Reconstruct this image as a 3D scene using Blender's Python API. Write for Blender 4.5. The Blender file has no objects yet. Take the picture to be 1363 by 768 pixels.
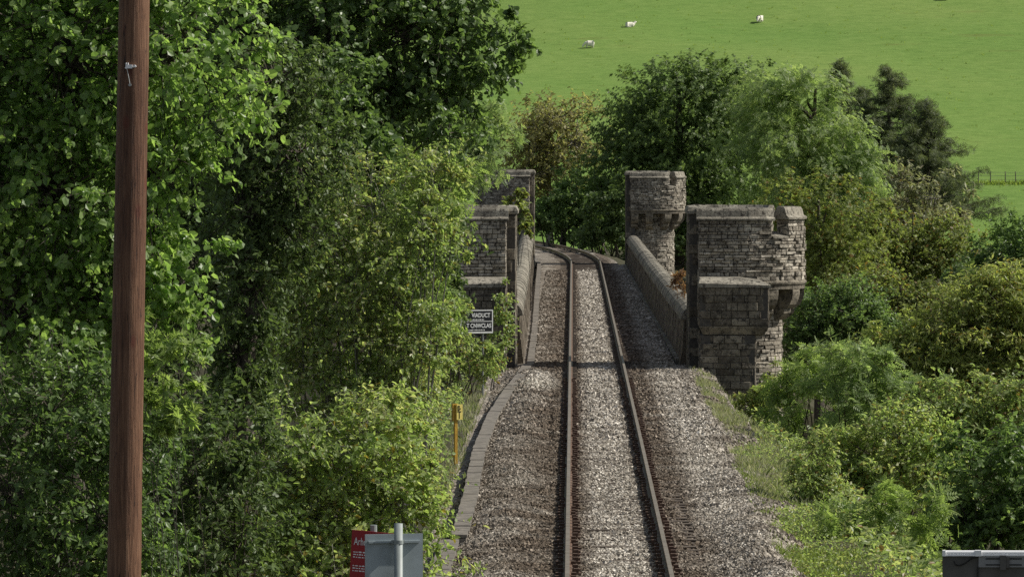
import bpy, bmesh, math, random
import numpy as np
from mathutils import Vector, Matrix, Euler

R = math.radians
random.seed(7)
RNG = np.random.default_rng(7)
S = bpy.context.scene
COL = S.collection

# ------------------------------------------------------------------ camera
F = 7000.0                       # focal length in photo pixels (1363 wide)
PW, PH = 1363.0, 768.0
CAMZ = 6.2
cam = bpy.data.cameras.new('camera')
camo = bpy.data.objects.new('camera', cam)
COL.objects.link(camo)
cam.sensor_width = 36.0
cam.lens = F / PW * 36.0
cam.clip_start = 1.0
cam.clip_end = 5000.0
camo.location = (0, 0, CAMZ)
camo.rotation_euler = (R(90) - math.atan(195 / F), 0, math.atan(81.1 / F))
S.camera = camo
CM = np.array(camo.rotation_euler.to_matrix())


def at(px, py, d):
    v = CM @ np.array([(px - PW / 2) / F, -(py - PH / 2) / F, -1.0])
    v = v / v[1] * d
    return np.array([v[0], v[1], v[2] + CAMZ])


# ------------------------------------------------------------------ helpers
def sstep(a, b, x):
    t = np.clip((np.asarray(x, float) - a) / (b - a), 0, 1)
    return t * t * (3 - 2 * t)


_NG = np.random.default_rng(99).random((256, 256))


def vnoise(x, y, s=1.0, o=0):
    x = np.asarray(x, float) * s + o * 17.3 + 1000
    y = np.asarray(y, float) * s + o * 7.9 + 1000
    xi = np.floor(x).astype(int); yi = np.floor(y).astype(int)
    fx = x - xi; fy = y - yi
    fx = fx * fx * (3 - 2 * fx); fy = fy * fy * (3 - 2 * fy)
    g = lambda a, b: _NG[a % 256, b % 256]
    return ((g(xi, yi) * (1 - fx) + g(xi + 1, yi) * fx) * (1 - fy)
            + (g(xi, yi + 1) * (1 - fx) + g(xi + 1, yi + 1) * fx) * fy) - 0.5


def norm(a):
    return a / np.maximum(np.linalg.norm(a, axis=-1, keepdims=True), 1e-9)


class MB:
    """collects polygons; build() links them as one mesh object"""
    def __init__(self):
        self.v = []; self.f = []; self.m = []; self.n = 0

    def add(self, verts, faces, mat=0):
        verts = np.asarray(verts, float).reshape(-1, 3)
        faces = np.asarray(faces, int)
        self.v.append(verts)
        self.f.append(faces + self.n)
        self.m.append(np.full(len(faces), mat, int))
        self.n += len(verts)

    def addp(self, verts, polys, mat=0):
        by = {}
        for p in polys:
            by.setdefault(len(p), []).append(p)
        verts = np.asarray(verts, float)
        n0 = self.n
        self.v.append(verts); self.n += len(verts)
        for k, ps in by.items():
            self.f.append(np.asarray(ps, int) + n0)
            self.m.append(np.full(len(ps), mat, int))

    def box(self, lo, hi, mat=0, M=None):
        (x0, y0, z0), (x1, y1, z1) = lo, hi
        v = np.array([[x0, y0, z0], [x1, y0, z0], [x1, y1, z0], [x0, y1, z0],
                      [x0, y0, z1], [x1, y0, z1], [x1, y1, z1], [x0, y1, z1]], float)
        if M is not None:
            v = v @ np.asarray(M).T
        self.add(v, [[0, 3, 2, 1], [4, 5, 6, 7], [0, 1, 5, 4], [1, 2, 6, 5], [2, 3, 7, 6], [3, 0, 4, 7]], mat)

    def tube(self, pts, rad, sides=6, mat=0, cap=True):
        pts = np.asarray(pts, float); n = len(pts)
        rad = np.broadcast_to(np.asarray(rad, float), (n,))
        t = norm(np.gradient(pts, axis=0))
        ref = np.array([0.13, 0.31, 1.0]) if abs(t[0][2]) < .9 else np.array([1.0, .2, 0])
        u = norm(np.cross(t, ref)); w = np.cross(t, u)
        a = np.linspace(0, 2 * np.pi, sides, endpoint=False)
        ring = pts[:, None] + rad[:, None, None] * (np.cos(a)[None, :, None] * u[:, None] + np.sin(a)[None, :, None] * w[:, None])
        f = []
        for i in range(n - 1):
            for k in range(sides):
                k2 = (k + 1) % sides
                f.append([i * sides + k, i * sides + k2, (i + 1) * sides + k2, (i + 1) * sides + k])
        n0 = self.n
        self.add(ring.reshape(-1, 3), f, mat)
        if cap:
            self.f.append(np.array([list(range(sides))[::-1]]) + n0); self.m.append(np.array([mat]))
            self.f.append(np.array([list(range(sides))]) + n0 + (n - 1) * sides); self.m.append(np.array([mat]))

    def build(self, name, mats, parent=None, smooth=False):
        me = bpy.data.meshes.new(name)
        V = np.concatenate(self.v) if self.v else np.zeros((0, 3))
        if parent is not None and parent.type == 'EMPTY' and parent.get('_abs'):
            V = V - np.array(parent.location)
        tot = [len(f) * f.shape[1] for f in self.f]
        me.vertices.add(len(V)); me.vertices.foreach_set('co', V.astype(np.float32).ravel())
        L = np.concatenate([f.ravel() for f in self.f]).astype(np.int32)
        me.loops.add(len(L)); me.loops.foreach_set('vertex_index', L)
        sizes = np.concatenate([np.full(len(f), f.shape[1]) for f in self.f])
        st = np.concatenate([[0], np.cumsum(sizes)[:-1]]).astype(np.int32)
        me.polygons.add(len(sizes)); me.polygons.foreach_set('loop_start', st)
        mi = np.concatenate(self.m).astype(np.int32)
        if not isinstance(mats, (list, tuple)): mats = [mats]
        for m in mats: me.materials.append(m)
        me.polygons.foreach_set('material_index', mi)
        me.polygons.foreach_set('use_smooth', np.full(len(sizes), bool(smooth)))
        me.update(calc_edges=True)
        me.validate()
        o = bpy.data.objects.new(name, me); COL.objects.link(o)
        if parent is not None: o.parent = parent
        return o


def tag(o, label=None, cat=None, group=None, kind=None):
    if label: o['label'] = label
    if cat: o['category'] = cat
    if group: o['group'] = group
    if kind: o['kind'] = kind
    return o


def thing(name, label, cat, loc=(0, 0, 0), group=None):
    o = bpy.data.objects.new(name, None); COL.objects.link(o)
    o.location = [float(c) for c in loc]; o.empty_display_size = .3
    o['_abs'] = True            # children are given in world coordinates at build time
    return tag(o, label, cat, group)


# ------------------------------------------------------------------ materials
def mat(name):
    m = bpy.data.materials.new(name); m.use_nodes = True
    nt = m.node_tree
    for n in list(nt.nodes): nt.nodes.remove(n)
    out = nt.nodes.new('ShaderNodeOutputMaterial')
    return m, nt, out


def N(nt, typ, **kw):
    n = nt.nodes.new(typ)
    for k, v in kw.items():
        if k.startswith('i_'):
            k = k[2:].replace('_', ' ')
            n.inputs[k].default_value = v
        else:
            setattr(n, k, v)
    return n


def ramp(nt, stops, interp='LINEAR'):
    n = nt.nodes.new('ShaderNodeValToRGB'); cr = n.color_ramp; cr.interpolation = interp
    while len(cr.elements) < len(stops): cr.elements.new(.5)
    for e, (p, c) in zip(cr.elements, stops):
        e.position = p; e.color = (*c, 1)
    return n


def mixc(nt, a, b, fac, typ='MIX'):
    n = nt.nodes.new('ShaderNodeMix'); n.data_type = 'RGBA'; n.blend_type = typ
    for s, v in ((n.inputs[0], fac), (n.inputs[6], a), (n.inputs[7], b)):
        if hasattr(v, 'links') or isinstance(v, bpy.types.NodeSocket): nt.links.new(v, s)
        elif isinstance(v, (tuple, list)): s.default_value = (*v, 1)
        else: s.default_value = v
    return n.outputs[2]


def simple(name, col, rough=.6, metal=0.0, var=.25, scale=8.0, bump=0.0, bscale=60., spec=.4):
    m, nt, out = mat(name)
    b = N(nt, 'ShaderNodeBsdfPrincipled', i_Roughness=rough, i_Metallic=metal)
    b.inputs['Specular IOR Level'].default_value = spec
    tc = N(nt, 'ShaderNodeTexCoord')
    no = N(nt, 'ShaderNodeTexNoise', i_Scale=scale, i_Detail=6.0, i_Roughness=.65)
    nt.links.new(tc.outputs['Object'], no.inputs['Vector'])
    lo = tuple(c * (1 - var) for c in col); hi = tuple(min(1, c * (1 + var)) for c in col)
    r = ramp(nt, [(.3, lo), (.7, hi)])
    nt.links.new(no.outputs['Fac'], r.inputs['Fac'])
    nt.links.new(r.outputs['Color'], b.inputs['Base Color'])
    if bump:
        n2 = N(nt, 'ShaderNodeTexNoise', i_Scale=bscale, i_Detail=5.0)
        nt.links.new(tc.outputs['Object'], n2.inputs['Vector'])
        bp = N(nt, 'ShaderNodeBump', i_Strength=bump, i_Distance=.02)
        nt.links.new(n2.outputs['Fac'], bp.inputs['Height'])
        nt.links.new(bp.outputs['Normal'], b.inputs['Normal'])
    nt.links.new(b.outputs['BSDF'], out.inputs['Surface'])
    return m


LEAFGAIN = 2.15


def leafmat(name, dark, mid, light, trans=.35, rough=.42, clump=.9, odd=None, spec=.35):
    def tone(q):
        l = .35 * q[0] + .6 * q[1] + .05 * q[2]
        return tuple(min(.32, (c * .86 + l * .14 * k) * LEAFGAIN) for c, k in zip(q, (1.15, 1.0, .6)))
    dark, mid, light = tone(dark), tone(mid), tone(light)
    m, nt, out = mat(name)
    geo = N(nt, 'ShaderNodeNewGeometry')
    tc = N(nt, 'ShaderNodeTexCoord')
    no = N(nt, 'ShaderNodeTexNoise', i_Scale=clump, i_Detail=3.0)
    nt.links.new(tc.outputs['Object'], no.inputs['Vector'])
    ma = N(nt, 'ShaderNodeMath', operation='MULTIPLY_ADD')
    ma.inputs[1].default_value = .55
    nt.links.new(geo.outputs['Random Per Island'], ma.inputs[0])
    mb = N(nt, 'ShaderNodeMath', operation='MULTIPLY_ADD')
    mb.inputs[1].default_value = .9; mb.inputs[2].default_value = -.22
    nt.links.new(no.outputs['Fac'], mb.inputs[0])
    nt.links.new(mb.outputs[0], ma.inputs[2])
    st = [(.12, dark), (.5, mid), (.86, light)]
    r = ramp(nt, st)
    nt.links.new(ma.outputs[0], r.inputs['Fac'])
    colr = r.outputs['Color']
    if odd:
        g = N(nt, 'ShaderNodeMath', operation='GREATER_THAN'); g.inputs[1].default_value = odd[1]
        mu = N(nt, 'ShaderNodeMath', operation='MULTIPLY'); mu.inputs[1].default_value = 7.13
        fr = N(nt, 'ShaderNodeMath', operation='FRACT')
        nt.links.new(geo.outputs['Random Per Island'], mu.inputs[0]); nt.links.new(mu.outputs[0], fr.inputs[0])
        nt.links.new(fr.outputs[0], g.inputs[0])
        colr = mixc(nt, colr, odd[0], g.outputs[0])
    b = N(nt, 'ShaderNodeBsdfPrincipled', i_Roughness=rough)
    b.inputs['Specular IOR Level'].default_value = spec
    nt.links.new(colr, b.inputs['Base Color'])
    t = N(nt, 'ShaderNodeBsdfTranslucent')
    tcol = mixc(nt, colr, (.9, 1.0, .25), .55, 'MULTIPLY')
    hs = N(nt, 'ShaderNodeHueSaturation', i_Saturation=1.0, i_Value=2.35)
    nt.links.new(tcol, hs.inputs['Color'])
    nt.links.new(hs.outputs['Color'], t.inputs['Color'])
    mx = N(nt, 'ShaderNodeMixShader'); mx.inputs[0].default_value = trans + .12
    nt.links.new(b.outputs['BSDF'], mx.inputs[1]); nt.links.new(t.outputs['BSDF'], mx.inputs[2])
    nt.links.new(mx.outputs[0], out.inputs['Surface'])
    return m


def stonemat(name, cols, mortar=False):
    m, nt, out = mat(name)
    geo = N(nt, 'ShaderNodeNewGeometry'); tc = N(nt, 'ShaderNodeTexCoord')
    b = N(nt, 'ShaderNodeBsdfPrincipled', i_Roughness=.9)
    b.inputs['Specular IOR Level'].default_value = .2
    r = ramp(nt, [(i / (len(cols) - 1), c) for i, c in enumerate(cols)])
    nt.links.new(geo.outputs['Random Per Island'], r.inputs['Fac'])
    n1 = N(nt, 'ShaderNodeTexNoise', i_Scale=1.3, i_Detail=7.0, i_Roughness=.7)
    n2 = N(nt, 'ShaderNodeTexNoise', i_Scale=9.0, i_Detail=6.0, i_Roughness=.75)
    n3 = N(nt, 'ShaderNodeTexNoise', i_Scale=30.0, i_Detail=5.0, i_Roughness=.7)
    for n in (n1, n2, n3): nt.links.new(tc.outputs['Object'], n.inputs['Vector'])
    r1 = ramp(nt, [(.38, (.26, .235, .20)), (.60, (1.2, 1.16, 1.08))])
    nt.links.new(n1.outputs['Fac'], r1.inputs['Fac'])
    c = mixc(nt, r.outputs['Color'], r1.outputs['Color'], .75, 'MULTIPLY')
    # black algae and pale lichen
    r2 = ramp(nt, [(.49, (0, 0, 0)), (.62, (1, 1, 1))]); nt.links.new(n2.outputs['Fac'], r2.inputs['Fac'])
    c = mixc(nt, c, (.040, .035, .029), r2.outputs['Color'])
    r3 = ramp(nt, [(.60, (0, 0, 0)), (.68, (.8, .8, .8))]); nt.links.new(n3.outputs['Fac'], r3.inputs['Fac'])
    c = mixc(nt, c, (.50, .49, .43), r3.outputs['Color'])
    nt.links.new(c, b.inputs['Base Color'])
    bp = N(nt, 'ShaderNodeBump', i_Strength=.7, i_Distance=.03)
    nt.links.new(n3.outputs['Fac'], bp.inputs['Height']); nt.links.new(bp.outputs['Normal'], b.inputs['Normal'])
    nt.links.new(b.outputs['BSDF'], out.inputs['Surface'])
    return m


M = {}
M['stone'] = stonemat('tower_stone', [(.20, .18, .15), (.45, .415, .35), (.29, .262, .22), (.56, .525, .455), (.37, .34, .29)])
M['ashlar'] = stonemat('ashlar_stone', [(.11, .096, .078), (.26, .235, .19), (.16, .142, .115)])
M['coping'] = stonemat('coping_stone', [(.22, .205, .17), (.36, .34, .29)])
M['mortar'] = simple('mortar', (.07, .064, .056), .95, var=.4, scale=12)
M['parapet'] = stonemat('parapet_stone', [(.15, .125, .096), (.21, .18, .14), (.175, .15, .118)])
M['concrete'] = simple('weathered_concrete', (.155, .138, .115), .9, var=.5, scale=5, bump=.4, bscale=40)
M['bark'] = simple('bark', (.075, .062, .048), .9, var=.5, scale=14, bump=.6, bscale=30)
M['twig'] = simple('twig_bark', (.11, .095, .07), .85, var=.4, scale=9)
M['graybark'] = simple('grey_bark', (.16, .15, .125), .85, var=.4, scale=9)
M['yellow'] = simple('yellow_paint', (.46, .27, .03), .6, var=.35, scale=20)
M['paleyellow'] = simple('pale_yellow_plate', (.80, .66, .18), .5, var=.1, scale=20)
M['black'] = simple('black_enamel', (.012, .013, .016), .4, var=.1)
M['white'] = simple('white_enamel', (.8, .8, .78), .45, var=.05)
M['red'] = simple('red_enamel', (.30, .012, .018), .4, var=.08)
M['signgrey'] = simple('grey_sign_back', (.29, .335, .35), .45, var=.16, scale=5)
M['galv'] = simple('galvanised_steel', (.33, .34, .33), .42, metal=.75, var=.2, scale=14)
M['galvpost'] = simple('grey_painted_post', (.25, .28, .27), .5, var=.15, scale=10)
M['alu'] = simple('aluminium', (.82, .82, .82), .45, metal=0.0, var=.06)
M['board'] = simple('dark_board', (.085, .080, .073), .6, var=.3, scale=5)
M['greybracket'] = simple('grey_bracket', (.22, .22, .22), .5, var=.1)
M['rubber'] = simple('black_cable', (.01, .01, .01), .5, var=.1)
M['wool'] = simple('wool', (.72, .68, .58), .95, var=.12, scale=14, bump=.6, bscale=25)
M['fencewood'] = simple('fence_wood', (.16, .14, .11), .9, var=.3)
M['wire'] = simple('fence_wire', (.2, .2, .2), .5, metal=.5, var=.1)

# foliage
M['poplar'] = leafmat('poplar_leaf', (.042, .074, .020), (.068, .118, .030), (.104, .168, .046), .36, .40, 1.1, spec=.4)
M['poplar_dark'] = leafmat('shade_poplar_leaf', (.027, .048, .015), (.042, .073, .022), (.068, .108, .032), .30, .40, 1.1, spec=.4)  # darker copy of the poplar leaf, with shade mixed into its colour
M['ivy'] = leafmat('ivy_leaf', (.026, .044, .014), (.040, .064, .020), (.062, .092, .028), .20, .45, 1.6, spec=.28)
M['ash'] = leafmat('ash_leaf', (.052, .082, .024), (.080, .118, .034), (.118, .154, .048), .36, .42, .8)
M['ash_pale'] = leafmat('pale_ash_leaf', (.055, .086, .032), (.086, .124, .048), (.125, .164, .068), .36, .45, .5)
M['sallow'] = leafmat('sallow_leaf', (.066, .098, .032), (.098, .136, .044), (.145, .182, .066), .36, .42, .9, odd=((.17, .15, .04), .95), spec=.5)
M['hazel'] = leafmat('hazel_leaf', (.076, .112, .036), (.112, .152, .048), (.160, .200, .075), .38, .42, 1.0, odd=((.16, .13, .03), .93))
M['bramble'] = leafmat('bramble_leaf', (.060, .090, .030), (.096, .132, .044), (.142, .178, .070), .34, .40, 1.3, odd=((.18, .12, .04), .94))
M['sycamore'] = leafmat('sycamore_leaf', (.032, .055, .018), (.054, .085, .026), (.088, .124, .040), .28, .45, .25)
M['olive'] = leafmat('olive_leaf', (.048, .064, .018), (.076, .096, .026), (.110, .130, .036), .30, .5, .4, odd=((.15, .10, .03), .9))
M['brownleaf'] = leafmat('turning_leaf', (.085, .088, .034), (.122, .118, .048), (.155, .135, .06), .3, .55, .3, odd=((.12, .10, .045), .85))
M['conifer'] = leafmat('larch_needle', (.028, .038, .018), (.044, .058, .027), (.066, .080, .038), .16, .6, .3)
M['yellowish'] = leafmat('yellow_green_leaf', (.075, .098, .028), (.112, .138, .040), (.160, .180, .058), .36, .45, .7, odd=((.20, .15, .03), .93))
M['bluegreen'] = leafmat('elder_leaf', (.032, .058, .018), (.052, .086, .026), (.082, .122, .040), .30, .42, .8)
M['grey_willow'] = leafmat('grey_willow_leaf', (.070, .078, .045), (.105, .112, .065), (.140, .145, .085), .25, .55, .4, odd=((.12, .095, .05), .85))
M['drygrass'] = leafmat('dry_grass', (.090, .09, .062), (.12, .12, .09), (.15, .148, .115), .3, .6, 1.5, odd=((.13, .16, .06), .7))
M['greengrass'] = leafmat('green_grass', (.040, .058, .014), (.062, .084, .020), (.085, .105, .03), .3, .55, 1.5)
M['tussock'] = leafmat('tussock_grass', (.055, .085, .014), (.08, .115, .02), (.11, .14, .03), .25, .6, .2)
M['rustplant'] = leafmat('rusty_weed', (.07, .035, .02), (.10, .05, .028), (.13, .068, .035), .3, .6, 2.)


def pole_material():
    m, nt, out = mat('creosoted_timber')
    b = N(nt, 'ShaderNodeBsdfPrincipled', i_Roughness=.62); b.inputs['Specular IOR Level'].default_value = .3
    tc = N(nt, 'ShaderNodeTexCoord'); mp = N(nt, 'ShaderNodeMapping'); mp.inputs['Scale'].default_value = (16, 16, .8)
    nt.links.new(tc.outputs['Object'], mp.inputs['Vector'])
    n1 = N(nt, 'ShaderNodeTexNoise', i_Scale=3.0, i_Detail=8.0, i_Roughness=.7, i_Distortion=.6)
    nt.links.new(mp.outputs[0], n1.inputs['Vector'])
    n2 = N(nt, 'ShaderNodeTexNoise', i_Scale=1.1, i_Detail=3.0); nt.links.new(tc.outputs['Object'], n2.inputs['Vector'])
    r = ramp(nt, [(.30, (.065, .032, .018)), (.5, (.155, .080, .046)), (.72, (.25, .150, .092))])
    nt.links.new(n1.outputs['Fac'], r.inputs['Fac'])
    r2 = ramp(nt, [(.4, (.62, .52, .48)), (.6, (1.1, 1.05, 1.0))]); nt.links.new(n2.outputs['Fac'], r2.inputs['Fac'])
    c = mixc(nt, r.outputs['Color'], r2.outputs['Color'], .8, 'MULTIPLY')
    # knots
    mpk = N(nt, 'ShaderNodeMapping'); mpk.inputs['Scale'].default_value = (5, 5, 2.4)
    nt.links.new(tc.outputs['Object'], mpk.inputs['Vector'])
    vo = N(nt, 'ShaderNodeTexVoronoi', i_Scale=1.0); nt.links.new(mpk.outputs[0], vo.inputs['Vector'])
    rk = ramp(nt, [(.10, (1, 1, 1)), (.20, (0, 0, 0))]); nt.links.new(vo.outputs['Distance'], rk.inputs['Fac'])
    c = mixc(nt, c, (.11, .035, .02), rk.outputs['Color'])
    mpc = N(nt, 'ShaderNodeMapping'); mpc.inputs['Scale'].default_value = (26, 26, .9)
    nt.links.new(tc.outputs['Object'], mpc.inputs['Vector'])
    nc_ = N(nt, 'ShaderNodeTexNoise', i_Scale=1.0, i_Detail=2.0, i_Distortion=1.2); nt.links.new(mpc.outputs[0], nc_.inputs['Vector'])
    rc = ramp(nt, [(.485, (0, 0, 0)), (.5, (1, 1, 1)), (.515, (0, 0, 0))]); nt.links.new(nc_.outputs['Fac'], rc.inputs['Fac'])
    c = mixc(nt, c, (.012, .007, .006), rc.outputs['Color'])
    nt.links.new(c, b.inputs['Base Color'])
    bp = N(nt, 'ShaderNodeBump', i_Strength=.9, i_Distance=.018)
    nt.links.new(n1.outputs['Fac'], bp.inputs['Height']); nt.links.new(bp.outputs['Normal'], b.inputs['Normal'])
    nt.links.new(b.outputs['BSDF'], out.inputs['Surface'])
    return m


M['pole'] = pole_material()


def rail_material():
    m, nt, out = mat('rail_steel')
    b = N(nt, 'ShaderNodeBsdfPrincipled', i_Roughness=.6); b.inputs['Specular IOR Level'].default_value = .4
    tc = N(nt, 'ShaderNodeTexCoord'); geo = N(nt, 'ShaderNodeNewGeometry')
    sx = N(nt, 'ShaderNodeSeparateXYZ'); nt.links.new(geo.outputs['Position'], sx.inputs[0])
    g = N(nt, 'ShaderNodeMath', operation='GREATER_THAN'); g.inputs[1].default_value = -.006
    nt.links.new(sx.outputs['Z'], g.inputs[0])
    no = N(nt, 'ShaderNodeTexNoise', i_Scale=6.0, i_Detail=6.0); nt.links.new(tc.outputs['Object'], no.inputs['Vector'])
    r = ramp(nt, [(.3, (.075, .042, .026)), (.7, (.165, .098, .062))]); nt.links.new(no.outputs['Fac'], r.inputs['Fac'])
    rt = ramp(nt, [(.3, (.14, .118, .092)), (.7, (.23, .20, .165))]); nt.links.new(no.outputs['Fac'], rt.inputs['Fac'])
    c = mixc(nt, r.outputs['Color'], rt.outputs['Color'], g.outputs[0])
    nt.links.new(c, b.inputs['Base Color'])
    mm = N(nt, 'ShaderNodeMath', operation='MULTIPLY'); mm.inputs[1].default_value = .3
    nt.links.new(g.outputs[0], mm.inputs[0]); nt.links.new(mm.outputs[0], b.inputs['Metallic'])
    nt.links.new(b.outputs['BSDF'], out.inputs['Surface'])
    return m


M['rail'] = rail_material()
M['chair'] = simple('rusty_chair', (.085, .052, .035), .8, var=.4, scale=20)
M['sleeper'] = simple('sleeper_timber', (.085, .066, .050), .9, var=.45, scale=9, bump=.5, bscale=30)


def ballast_material(name, island):
    m, nt, out = mat(name)
    b = N(nt, 'ShaderNodeBsdfPrincipled', i_Roughness=.9); b.inputs['Specular IOR Level'].default_value = .25
    geo = N(nt, 'ShaderNodeNewGeometry')
    pos = geo.outputs['Position']
    stops = [(.0, (.105, .095, .08)), (.35, (.17, .157, .135)), (.65, (.235, .22, .195)), (.88, (.33, .315, .285)), (1., (.48, .46, .42))]
    r = ramp(nt, stops)
    if island:
        nt.links.new(geo.outputs['Random Per Island'], r.inputs['Fac'])
    else:
        vo = N(nt, 'ShaderNodeTexVoronoi', i_Scale=17.0); nt.links.new(pos, vo.inputs['Vector'])
        sp = N(nt, 'ShaderNodeSeparateColor'); nt.links.new(vo.outputs['Color'], sp.inputs[0])
        nt.links.new(sp.outputs[0], r.inputs['Fac'])
        bp = N(nt, 'ShaderNodeBump', i_Strength=1.0, i_Distance=.05, invert=True)
        nt.links.new(vo.outputs['Distance'], bp.inputs['Height']); nt.links.new(bp.outputs['Normal'], b.inputs['Normal'])
    # rust-brown brake dust beside the rails and clean stone in the middle and on the heaps
    n1 = N(nt, 'ShaderNodeTexNoise', i_Scale=.55, i_Detail=5.0, i_Roughness=.6); nt.links.new(pos, n1.inputs['Vector'])
    sx = N(nt, 'ShaderNodeSeparateXYZ'); nt.links.new(pos, sx.inputs[0])
    cl = ramp(nt, [(.0, (.50,) * 3), (.17, (.34,) * 3), (.27, (.08,) * 3), (.37, (.08,) * 3), (.415, (1.0,) * 3), (.525, (1.0,) * 3),
                   (.575, (.08,) * 3), (.67, (.12,) * 3), (.745, (.80,) * 3), (.80, (.80,) * 3), (.95, (.40,) * 3)])
    mr = N(nt, 'ShaderNodeMapRange'); mr.inputs['From Min'].default_value = -2.1; mr.inputs['From Max'].default_value = 3.9
    nt.links.new(sx.outputs['X'], mr.inputs['Value']); nt.links.new(mr.outputs[0], cl.inputs['Fac'])
    ad = N(nt, 'ShaderNodeMath', operation='ADD'); nt.links.new(cl.outputs['Color'], ad.inputs[0])
    nm = N(nt, 'ShaderNodeMath', operation='MULTIPLY_ADD'); nm.inputs[1].default_value = 1.9; nm.inputs[2].default_value = -1.0
    nt.links.new(n1.outputs['Fac'], nm.inputs[0]); nt.links.new(nm.outputs[0], ad.inputs[1])
    ad.use_clamp = True
    vs = N(nt, 'ShaderNodeVectorMath', operation='MULTIPLY_ADD')          # fresh stone tipped left of the rail
    vs.inputs[1].default_value = (1.7, .16, 0); vs.inputs[2].default_value = (1.7 * .85, -.16 * 139, 0)
    nt.links.new(pos, vs.inputs[0])
    vl = N(nt, 'ShaderNodeVectorMath', operation='LENGTH'); nt.links.new(vs.outputs[0], vl.inputs[0])
    pr_ = ramp(nt, [(.35, (1, 1, 1)), (1.0, (0, 0, 0))]); nt.links.new(vl.outputs['Value'], pr_.inputs['Fac'])
    ad2 = N(nt, 'ShaderNodeMath', operation='ADD'); ad2.use_clamp = True
    nt.links.new(ad.outputs[0], ad2.inputs[0]); nt.links.new(pr_.outputs['Color'], ad2.inputs[1]); ad = ad2
    dirty = mixc(nt, r.outputs['Color'], (.54, .45, .37), 1.0, 'MULTIPLY')
    clean = mixc(nt, r.outputs['Color'], (1.75, 1.70, 1.62), 1.0, 'MULTIPLY')
    c = mixc(nt, dirty, clean, ad.outputs[0])
    nt.links.new(c, b.inputs['Base Color'])
    nt.links.new(b.outputs['BSDF'], out.inputs['Surface'])
    return m


M['ballast'] = ballast_material('ballast_bed', False)
M['ballast_stone'] = ballast_material('ballast_stones', True)


def ground_material():
    m, nt, out = mat('ground_turf')
    b = N(nt, 'ShaderNodeBsdfPrincipled', i_Roughness=.9); b.inputs['Specular IOR Level'].default_value = .15
    geo = N(nt, 'ShaderNodeNewGeometry'); pos = geo.outputs['Position']
    sx = N(nt, 'ShaderNodeSeparateXYZ'); nt.links.new(pos, sx.inputs[0])
    mp = N(nt, 'ShaderNodeMapping'); mp.inputs['Scale'].default_value = (.38, .8, 1)
    nt.links.new(pos, mp.inputs['Vector'])
    n1 = N(nt, 'ShaderNodeTexNoise', i_Scale=1.6, i_Detail=9.0, i_Roughness=.75); nt.links.new(mp.outputs[0], n1.inputs['Vector'])
    n2 = N(nt, 'ShaderNodeTexNoise', i_Scale=.035, i_Detail=4.0, i_Roughness=.6); nt.links.new(pos, n2.inputs['Vector'])
    n3 = N(nt, 'ShaderNodeTexNoise', i_Scale=.35, i_Detail=5.0, i_Roughness=.65); nt.links.new(mp.outputs[0], n3.inputs['Vector'])
    r = ramp(nt, [(.28, (.090, .165, .030)), (.5, (.134, .220, .046)), (.72, (.172, .255, .064))])
    nt.links.new(n1.outputs['Fac'], r.inputs['Fac'])
    r2 = ramp(nt, [(.35, (.88, .96, .85)), (.65, (1.16, 1.06, 1.1))]); nt.links.new(n2.outputs['Fac'], r2.inputs['Fac'])
    c = mixc(nt, r.outputs['Color'], r2.outputs['Color'], 1.0, 'MULTIPLY')
    r3 = ramp(nt, [(.62, (0, 0, 0)), (.75, (.55,) * 3)]); nt.links.new(n3.outputs['Fac'], r3.inputs['Fac'])
    c = mixc(nt, c, (.13, .145, .035), r3.outputs['Color'])
    # rough soil and leaf litter near the railway
    near = N(nt, 'ShaderNodeMapRange'); near.inputs['From Min'].default_value = 345; near.inputs['From Max'].default_value = 395
    near.inputs['To Min'].default_value = 1; near.inputs['To Max'].default_value = 0
    nt.links.new(sx.outputs['Y'], near.inputs['Value'])
    rs = ramp(nt, [(.3, (.030, .036, .016)), (.55, (.065, .060, .035)), (.8, (.095, .085, .055))]); nt.links.new(n1.outputs['Fac'], rs.inputs['Fac'])
    c = mixc(nt, c, rs.outputs['Color'], near.outputs[0])
    nt.links.new(c, b.inputs['Base Color'])
    bp = N(nt, 'ShaderNodeBump', i_Strength=.8, i_Distance=.16)
    nt.links.new(n1.outputs['Fac'], bp.inputs['Height']); nt.links.new(bp.outputs['Normal'], b.inputs['Normal'])
    nt.links.new(b.outputs['BSDF'], out.inputs['Surface'])
    return m


M['ground'] = ground_material()

# ------------------------------------------------------------------ light
SUN_AZ = 7.0       # degrees from +x (right) towards +y (away)
SUN_EL = 42.0
sd = Vector((math.cos(R(SUN_AZ)) * math.cos(R(SUN_EL)), math.sin(R(SUN_AZ)) * math.cos(R(SUN_EL)), math.sin(R(SUN_EL))))
sl = bpy.data.lights.new('sun', 'SUN'); sl.energy = 5.0; sl.angle = R(.53); sl.color = (1.0, .95, .86)
so = bpy.data.objects.new('sun', sl); COL.objects.link(so); so.location = (60, 40, 80)
so.rotation_euler = (-sd).to_track_quat('-Z', 'Y').to_euler()
w = bpy.data.worlds.new('World'); S.world = w; w.use_nodes = True
wn = w.node_tree
for n in list(wn.nodes): wn.nodes.remove(n)
sky = wn.nodes.new('ShaderNodeTexSky'); sky.sky_type = 'NISHITA'; sky.sun_disc = False
sky.sun_elevation = R(SUN_EL); sky.sun_rotation = math.atan2(sd.x, sd.y)
bg = wn.nodes.new('ShaderNodeBackground'); bg.inputs['Strength'].default_value = .085
wo = wn.nodes.new('ShaderNodeOutputWorld')
hsv = wn.nodes.new('ShaderNodeHueSaturation'); hsv.inputs['Saturation'].default_value = .6
wn.links.new(sky.outputs[0], hsv.inputs['Color']); wn.links.new(hsv.outputs[0], bg.inputs[0]); wn.links.new(bg.outputs[0], wo.inputs[0])
S.view_settings.view_transform = 'Standard'
try: S.view_settings.look = 'None'
except Exception: pass
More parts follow.
